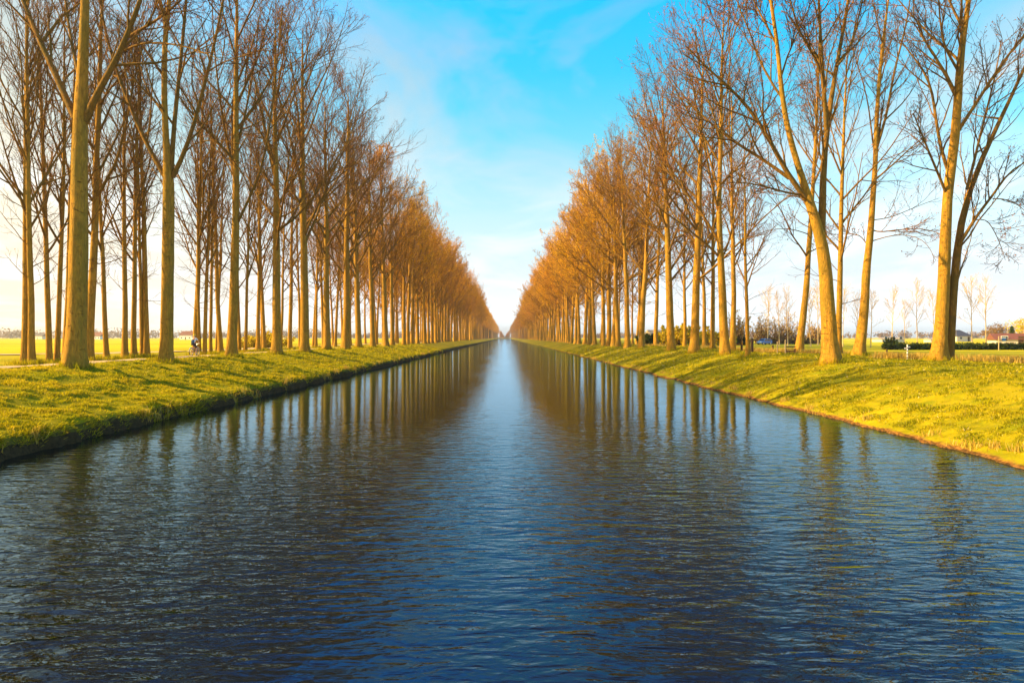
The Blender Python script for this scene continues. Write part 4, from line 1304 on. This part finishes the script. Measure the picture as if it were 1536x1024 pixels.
def cyclist():
    x, y = -22.95, 50.5
    z = float(gz(x, y, False)) + .06
    S = .90
    b = empty('bicycle', (x, y, z), -0.05); b.scale = (S,) * 3
    tag(b, 'dark city bicycle with pale wheels ridden along the path', 'bicycle')
    for wy in (-.53, .53):
        w = MB().ring((0, wy, .34), .315, .024).build('wheel', M_BLACK, b, smooth=True)
        m = MB().ring((0, wy, .34), .288, .012, k=6)
        for k in range(12):
            a = k * math.pi / 6
            m.tube([(0, wy, .34), (0, wy + .285 * math.cos(a), .34 + .285 * math.sin(a))], .004, 4)
        m.build('rim', M_STEEL, w)
        MB().tube([(0, wy + .36 * math.cos(a), .34 + .36 * math.sin(a)) for a in np.linspace(R_(20), R_(165), 12)], .02, 6).build('mudguard', M_WHITE, b)
    f = MB()
    for p, q in (((0, .02, .30), (0, -.22, .86)), ((0, .02, .30), (0, .40, .78)), ((0, -.2, .8), (0, .38, .88)), ((0, -.53, .34), (0, .02, .30)), ((0, -.53, .34), (0, -.2, .8)), ((0, .53, .34), (0, .38, .92))):
        f.tube([p, q], .02, 8)
    f.build('frame', M_FRAME, b, smooth=True)
    MB().tube([(-.29, .28, 1.0), (-.2, .38, 1.02), (0, .42, 1.0), (.2, .38, 1.02), (.29, .28, 1.0)], .014, 8).tube([(0, .38, .9), (0, .42, 1.0)], .016, 8).build('handlebar', M_STEEL, b)
    MB().box((0, -.25, .93), (.18, .27, .07), taper=.8).tube([(0, -.21, .84), (0, -.24, .9)], .014, 8).build('saddle', M_BLACK, b, bevel=.025)
    MB().tube([(.1, .02, .13), (.06, .02, .13), (.06, .02, .47 - .17), (-.06, .02, .30), (-.06, .02, .47), (-.1, .02, .47)], .012, 6).build('crank', M_STEEL, b)
    for s, pz in ((1, .13), (-1, .47)):
        MB().box((s * .13, .02, pz), (.09, .1, .025)).build('pedal', M_BLACK, b, bevel=.005)

    p = empty('person', (x, y, z), -0.05); p.scale = (S,) * 3
    tag(p, 'cyclist in a yellow helmet, pale jersey and dark shorts riding away on the path', 'person')
    V, E, Rr = [], [], []

    def v(co, r, par=None):
        V.append(co); Rr.append(r)
        if par is not None: E.append((par, len(V) - 1))
        return len(V) - 1
    pel = v((0, -.22, 1.02), (.155, .12))
    sp = v((0, -.17, 1.18), (.135, .10), pel)
    ch = v((0, -.09, 1.36), (.16, .11), sp)
    nb = v((0, -.03, 1.48), (.06, .06), ch)
    nk = v((0, -.005, 1.545), .052, nb)
    hd = v((0, .02, 1.62), (.075, .088), nk)
    v((0, .025, 1.71), (.07, .082), hd)
    v((0, .115, 1.61), .016, hd)                      # nose
    for s in (-1, 1):
        sh = v((s * .185, -.06, 1.43), .058, ch)
        el = v((s * .27, .10, 1.22), .042, sh)
        wr = v((s * .275, .27, 1.06), .030, el)
        pm = v((s * .27, .32, 1.035), (.036, .018), wr)
        for k, l in enumerate((.065, .075, .07, .055)):
            q = v((s * .27 + (k - 1.5) * .019, .36, 1.035 + .004), .0085, pm)
            q = v((s * .27 + (k - 1.5) * .019, .36 + l * .35, 1.02), .008, q)
            v((s * .27 + (k - 1.5) * .019, .355 + l * .2, .985), .0075, q)
        q = v((s * .235, .32, 1.03), .0095, pm); v((s * .225, .35, 1.0), .0085, q)
        hp = v((s * .09, -.2, .99), .088, pel)
    hipR, hipL = None, None
    kn = v((.115, .17, .62), .058, len(V) - 1); mid = v((.115, .03, .42), .052, kn); an = v((.12, -.06, .22), .036, mid); v((.125, .0, .175), .036, an); v((.125, .10, .165), .03, len(V) - 1)
    hl = [i for i, c in enumerate(V) if abs(c[0] + .09) < 1e-6 and abs(c[2] - .99) < 1e-6][0]
    kn = v((-.115, .24, .86), .058, hl); mid = v((-.115, .12, .69), .052, kn); an = v((-.12, -.03, .56), .036, mid); v((-.125, .02, .515), .036, an); v((-.125, .11, .505), .03, len(V) - 1)
    skin_body('body', V, E, Rr, M_SKIN, p, 0, 1)
    # clothing follows the same joints a little wider
    JV = [(0, -.21, 1.06), (0, -.17, 1.18), (0, -.09, 1.36), (0, -.035, 1.46), (-.185, -.06, 1.43), (-.25, .05, 1.28), (.185, -.06, 1.43), (.25, .05, 1.28)]
    skin_body('jersey', JV, [(0, 1), (1, 2), (2, 3), (2, 4), (4, 5), (2, 6), (6, 7)], [(.165, .13), (.15, .115), (.175, .125), (.075, .075), .07, .056, .07, .056], M_JERSEY, p)
    SV = [(0, -.215, 1.05), (0, -.22, .99), (.1, -.18, .96), (.118, .10, .68), (-.1, -.18, .98), (-.118, .14, .90)]
    skin_body('shorts', SV, [(0, 1), (1, 2), (2, 3), (1, 4), (4, 5)], [(.165, .132), (.165, .135), .105, .075, .105, .075], M_SHORTS, p)
    pk = MB().box((0, -.28, 1.20), (.25, .15, .30), taper=.85).build('backpack', M_PACK, p, bevel=.05)
    # helmet: half shell
    m = MB()
    bmesh.ops.create_uvsphere(m.bm, u_segments=16, v_segments=10, radius=1)
    for vv in m.bm.verts:
        vv.co = Vector((vv.co.x * .105, vv.co.y * .145 + .03, 1.70 + max(vv.co.z, -.15) * .10))
    m.build('helmet', M_HELMET, p, smooth=True)
    for s, pos in ((1, (.125, .045, .165)), (-1, (-.125, .055, .505))):
        MB().box(pos, (.085, .24, .075), taper=.8).build('shoe', M_SHOE, p, bevel=.02)


cyclist()

# ------------------------------------------------------------------ sky, sun
w = bpy.data.worlds.new('World'); scene.world = w
w.use_nodes = True
nt = w.node_tree
bg = nt.nodes['Background']
sky = nt.nodes.new('ShaderNodeTexSky')
sky.sky_type = 'NISHITA'; sky.sun_disc = False
sky.sun_elevation = R_(SUN_EL); sky.sun_rotation = R_(SUN_AZ)
sky.air_density = 1.0; sky.dust_density = 0.7; sky.ozone_density = 2.0
bg.inputs['Strength'].default_value = 0.067
tc = nt.nodes.new('ShaderNodeTexCoord')
sx = nt.nodes.new('ShaderNodeSeparateXYZ'); nt.links.new(tc.outputs['Generated'], sx.inputs[0])
bw = nt.nodes.new('ShaderNodeRGBToBW'); nt.links.new(sky.outputs[0], bw.inputs[0])
# sky hue by height over daylight brightness; unseen upper band boosted to brighten water
T = [(-0.02, (1.55, 1.65, 1.68)), (0.017, (1.6, 1.7, 1.73)), (0.087, (1.15, 1.30, 1.36)), (0.174, (1.05, 1.60, 1.80)), (0.276, (0.48, 1.75, 2.35)), (0.36, (0.15, 1.85, 3.0)), (0.44, (0.05, 2.0, 3.9)), (0.53, (0.02, 3.3, 8.4)), (0.64, (0.02, 2.2, 6.5)), (0.76, (0.02, 0.4, 1.8)), (1.0, (0.02, 0.2, 1.0))]
hue = ramp(nt, [(max(0, p), tuple(v / 9 for v in c_)) for p, c_ in T], sx.outputs[2]).outputs[0]


def vmath(op, a_, b_):
    n = nt.nodes.new('ShaderNodeVectorMath'); n.operation = op
    for sck, v in zip(n.inputs, (a_, b_)):
        if isinstance(v, tuple): sck.default_value = v
        else: nt.links.new(v, sck)
    return n


# whiter, warmer sky round the sun
az, el = R_(SUN_AZ), R_(SUN_EL)
dp = vmath('DOT_PRODUCT', tc.outputs['Generated'], (math.sin(az), math.cos(az), 0.0)).outputs['Value']
mr = nt.nodes.new('ShaderNodeMapRange'); mr.interpolation_type = 'SMOOTHSTEP'
mr.inputs[1].default_value = 0.0; mr.inputs[2].default_value = 0.75
nt.links.new(dp, mr.inputs[0])
hue2 = mix(nt, hue, (0.18, 0.148, 0.102), mr.outputs[0])
# thin cirrus: noise on a flat layer overhead
dv = nt.nodes.new('ShaderNodeMath'); dv.operation = 'ADD'; nt.links.new(sx.outputs[2], dv.inputs[0]); dv.inputs[1].default_value = 0.12
pl = vmath('DIVIDE', tc.outputs['Generated'], (1.0, 1.0, 1.0))
cmb = nt.nodes.new('ShaderNodeCombineXYZ')
for k in range(3): nt.links.new(dv.outputs[0], cmb.inputs[k])
nt.links.new(cmb.outputs[0], pl.inputs[1])
cn = noise(nt, mapping(nt, pl.outputs[0], (0.9, 0.6, 0.0), (0, 0, 0.5), (3.1, 1.7, 0)), 1.6, 6, 0.55, 0.6)
cf = ramp(nt, [(0.46, (0, 0, 0)), (0.62, (0.5, 0.5, 0.5)), (0.75, (0.85, 0.85, 0.85))], cn.outputs[0]).outputs[0]
hue3 = mix(nt, hue2, (0.187, 0.203, 0.21), cf)
sc4 = vmath('SCALE', hue3, (1, 1, 1)); sc4.inputs['Scale'].default_value = 9.0
lim = nt.nodes.new('ShaderNodeMath'); lim.operation = 'MINIMUM'; lim.inputs[1].default_value = 4.3
nt.links.new(bw.outputs[0], lim.inputs[0])
c = mix(nt, sc4.outputs[0], lim.outputs[0], 1.0, 'MULTIPLY')
nt.links.new(c, bg.inputs['Color'])

sl = bpy.data.lights.new('sun', 'SUN'); sl.energy = 5.0; sl.angle = R_(0.5); sl.color = (1.0, 0.70, 0.30)
so = bpy.data.objects.new('sun', sl); COL.objects.link(so)
az, el = R_(SUN_AZ), R_(SUN_EL)
dirv = Vector((math.sin(az) * math.cos(el), math.cos(az) * math.cos(el), math.sin(el)))
so.rotation_euler = dirv.to_track_quat('Z', 'Y').to_euler()

scene.view_settings.view_transform = 'Standard'
scene.view_settings.look = 'None'
scene.view_settings.exposure = 1.45
scene.cycles.max_bounces = 6


# ------------------------------------------------------------------ air
def haze():
    V = [(x, y, z) for z in (-2.8, 44.0) for x, y in ((-2600, -60), (2600, -60), (2600, 3300), (-2600, 3300))]
    me = bpy.data.meshes.new('haze'); me.from_pydata(V, [], [(3, 2, 1, 0), (4, 5, 6, 7), (0, 1, 5, 4), (1, 2, 6, 5), (2, 3, 7, 6), (3, 0, 4, 7)])
    m = bpy.data.materials.new('haze'); m.use_nodes = True
    nt = m.node_tree; nt.nodes.remove(nt.nodes['Principled BSDF'])
    v = nt.nodes.new('ShaderNodeVolumePrincipled')
    v.inputs['Color'].default_value = (1.0, 0.97, 0.93, 1); v.inputs['Density'].default_value = 0.00022
    v.inputs['Anisotropy'].default_value = 0.55
    nt.links.new(v.outputs[0], nt.nodes['Material Output'].inputs['Volume'])
    me.materials.append(m)
    tag(link('haze', me), 'thin bright haze lying over the fields', 'haze', kind='stuff')


haze()
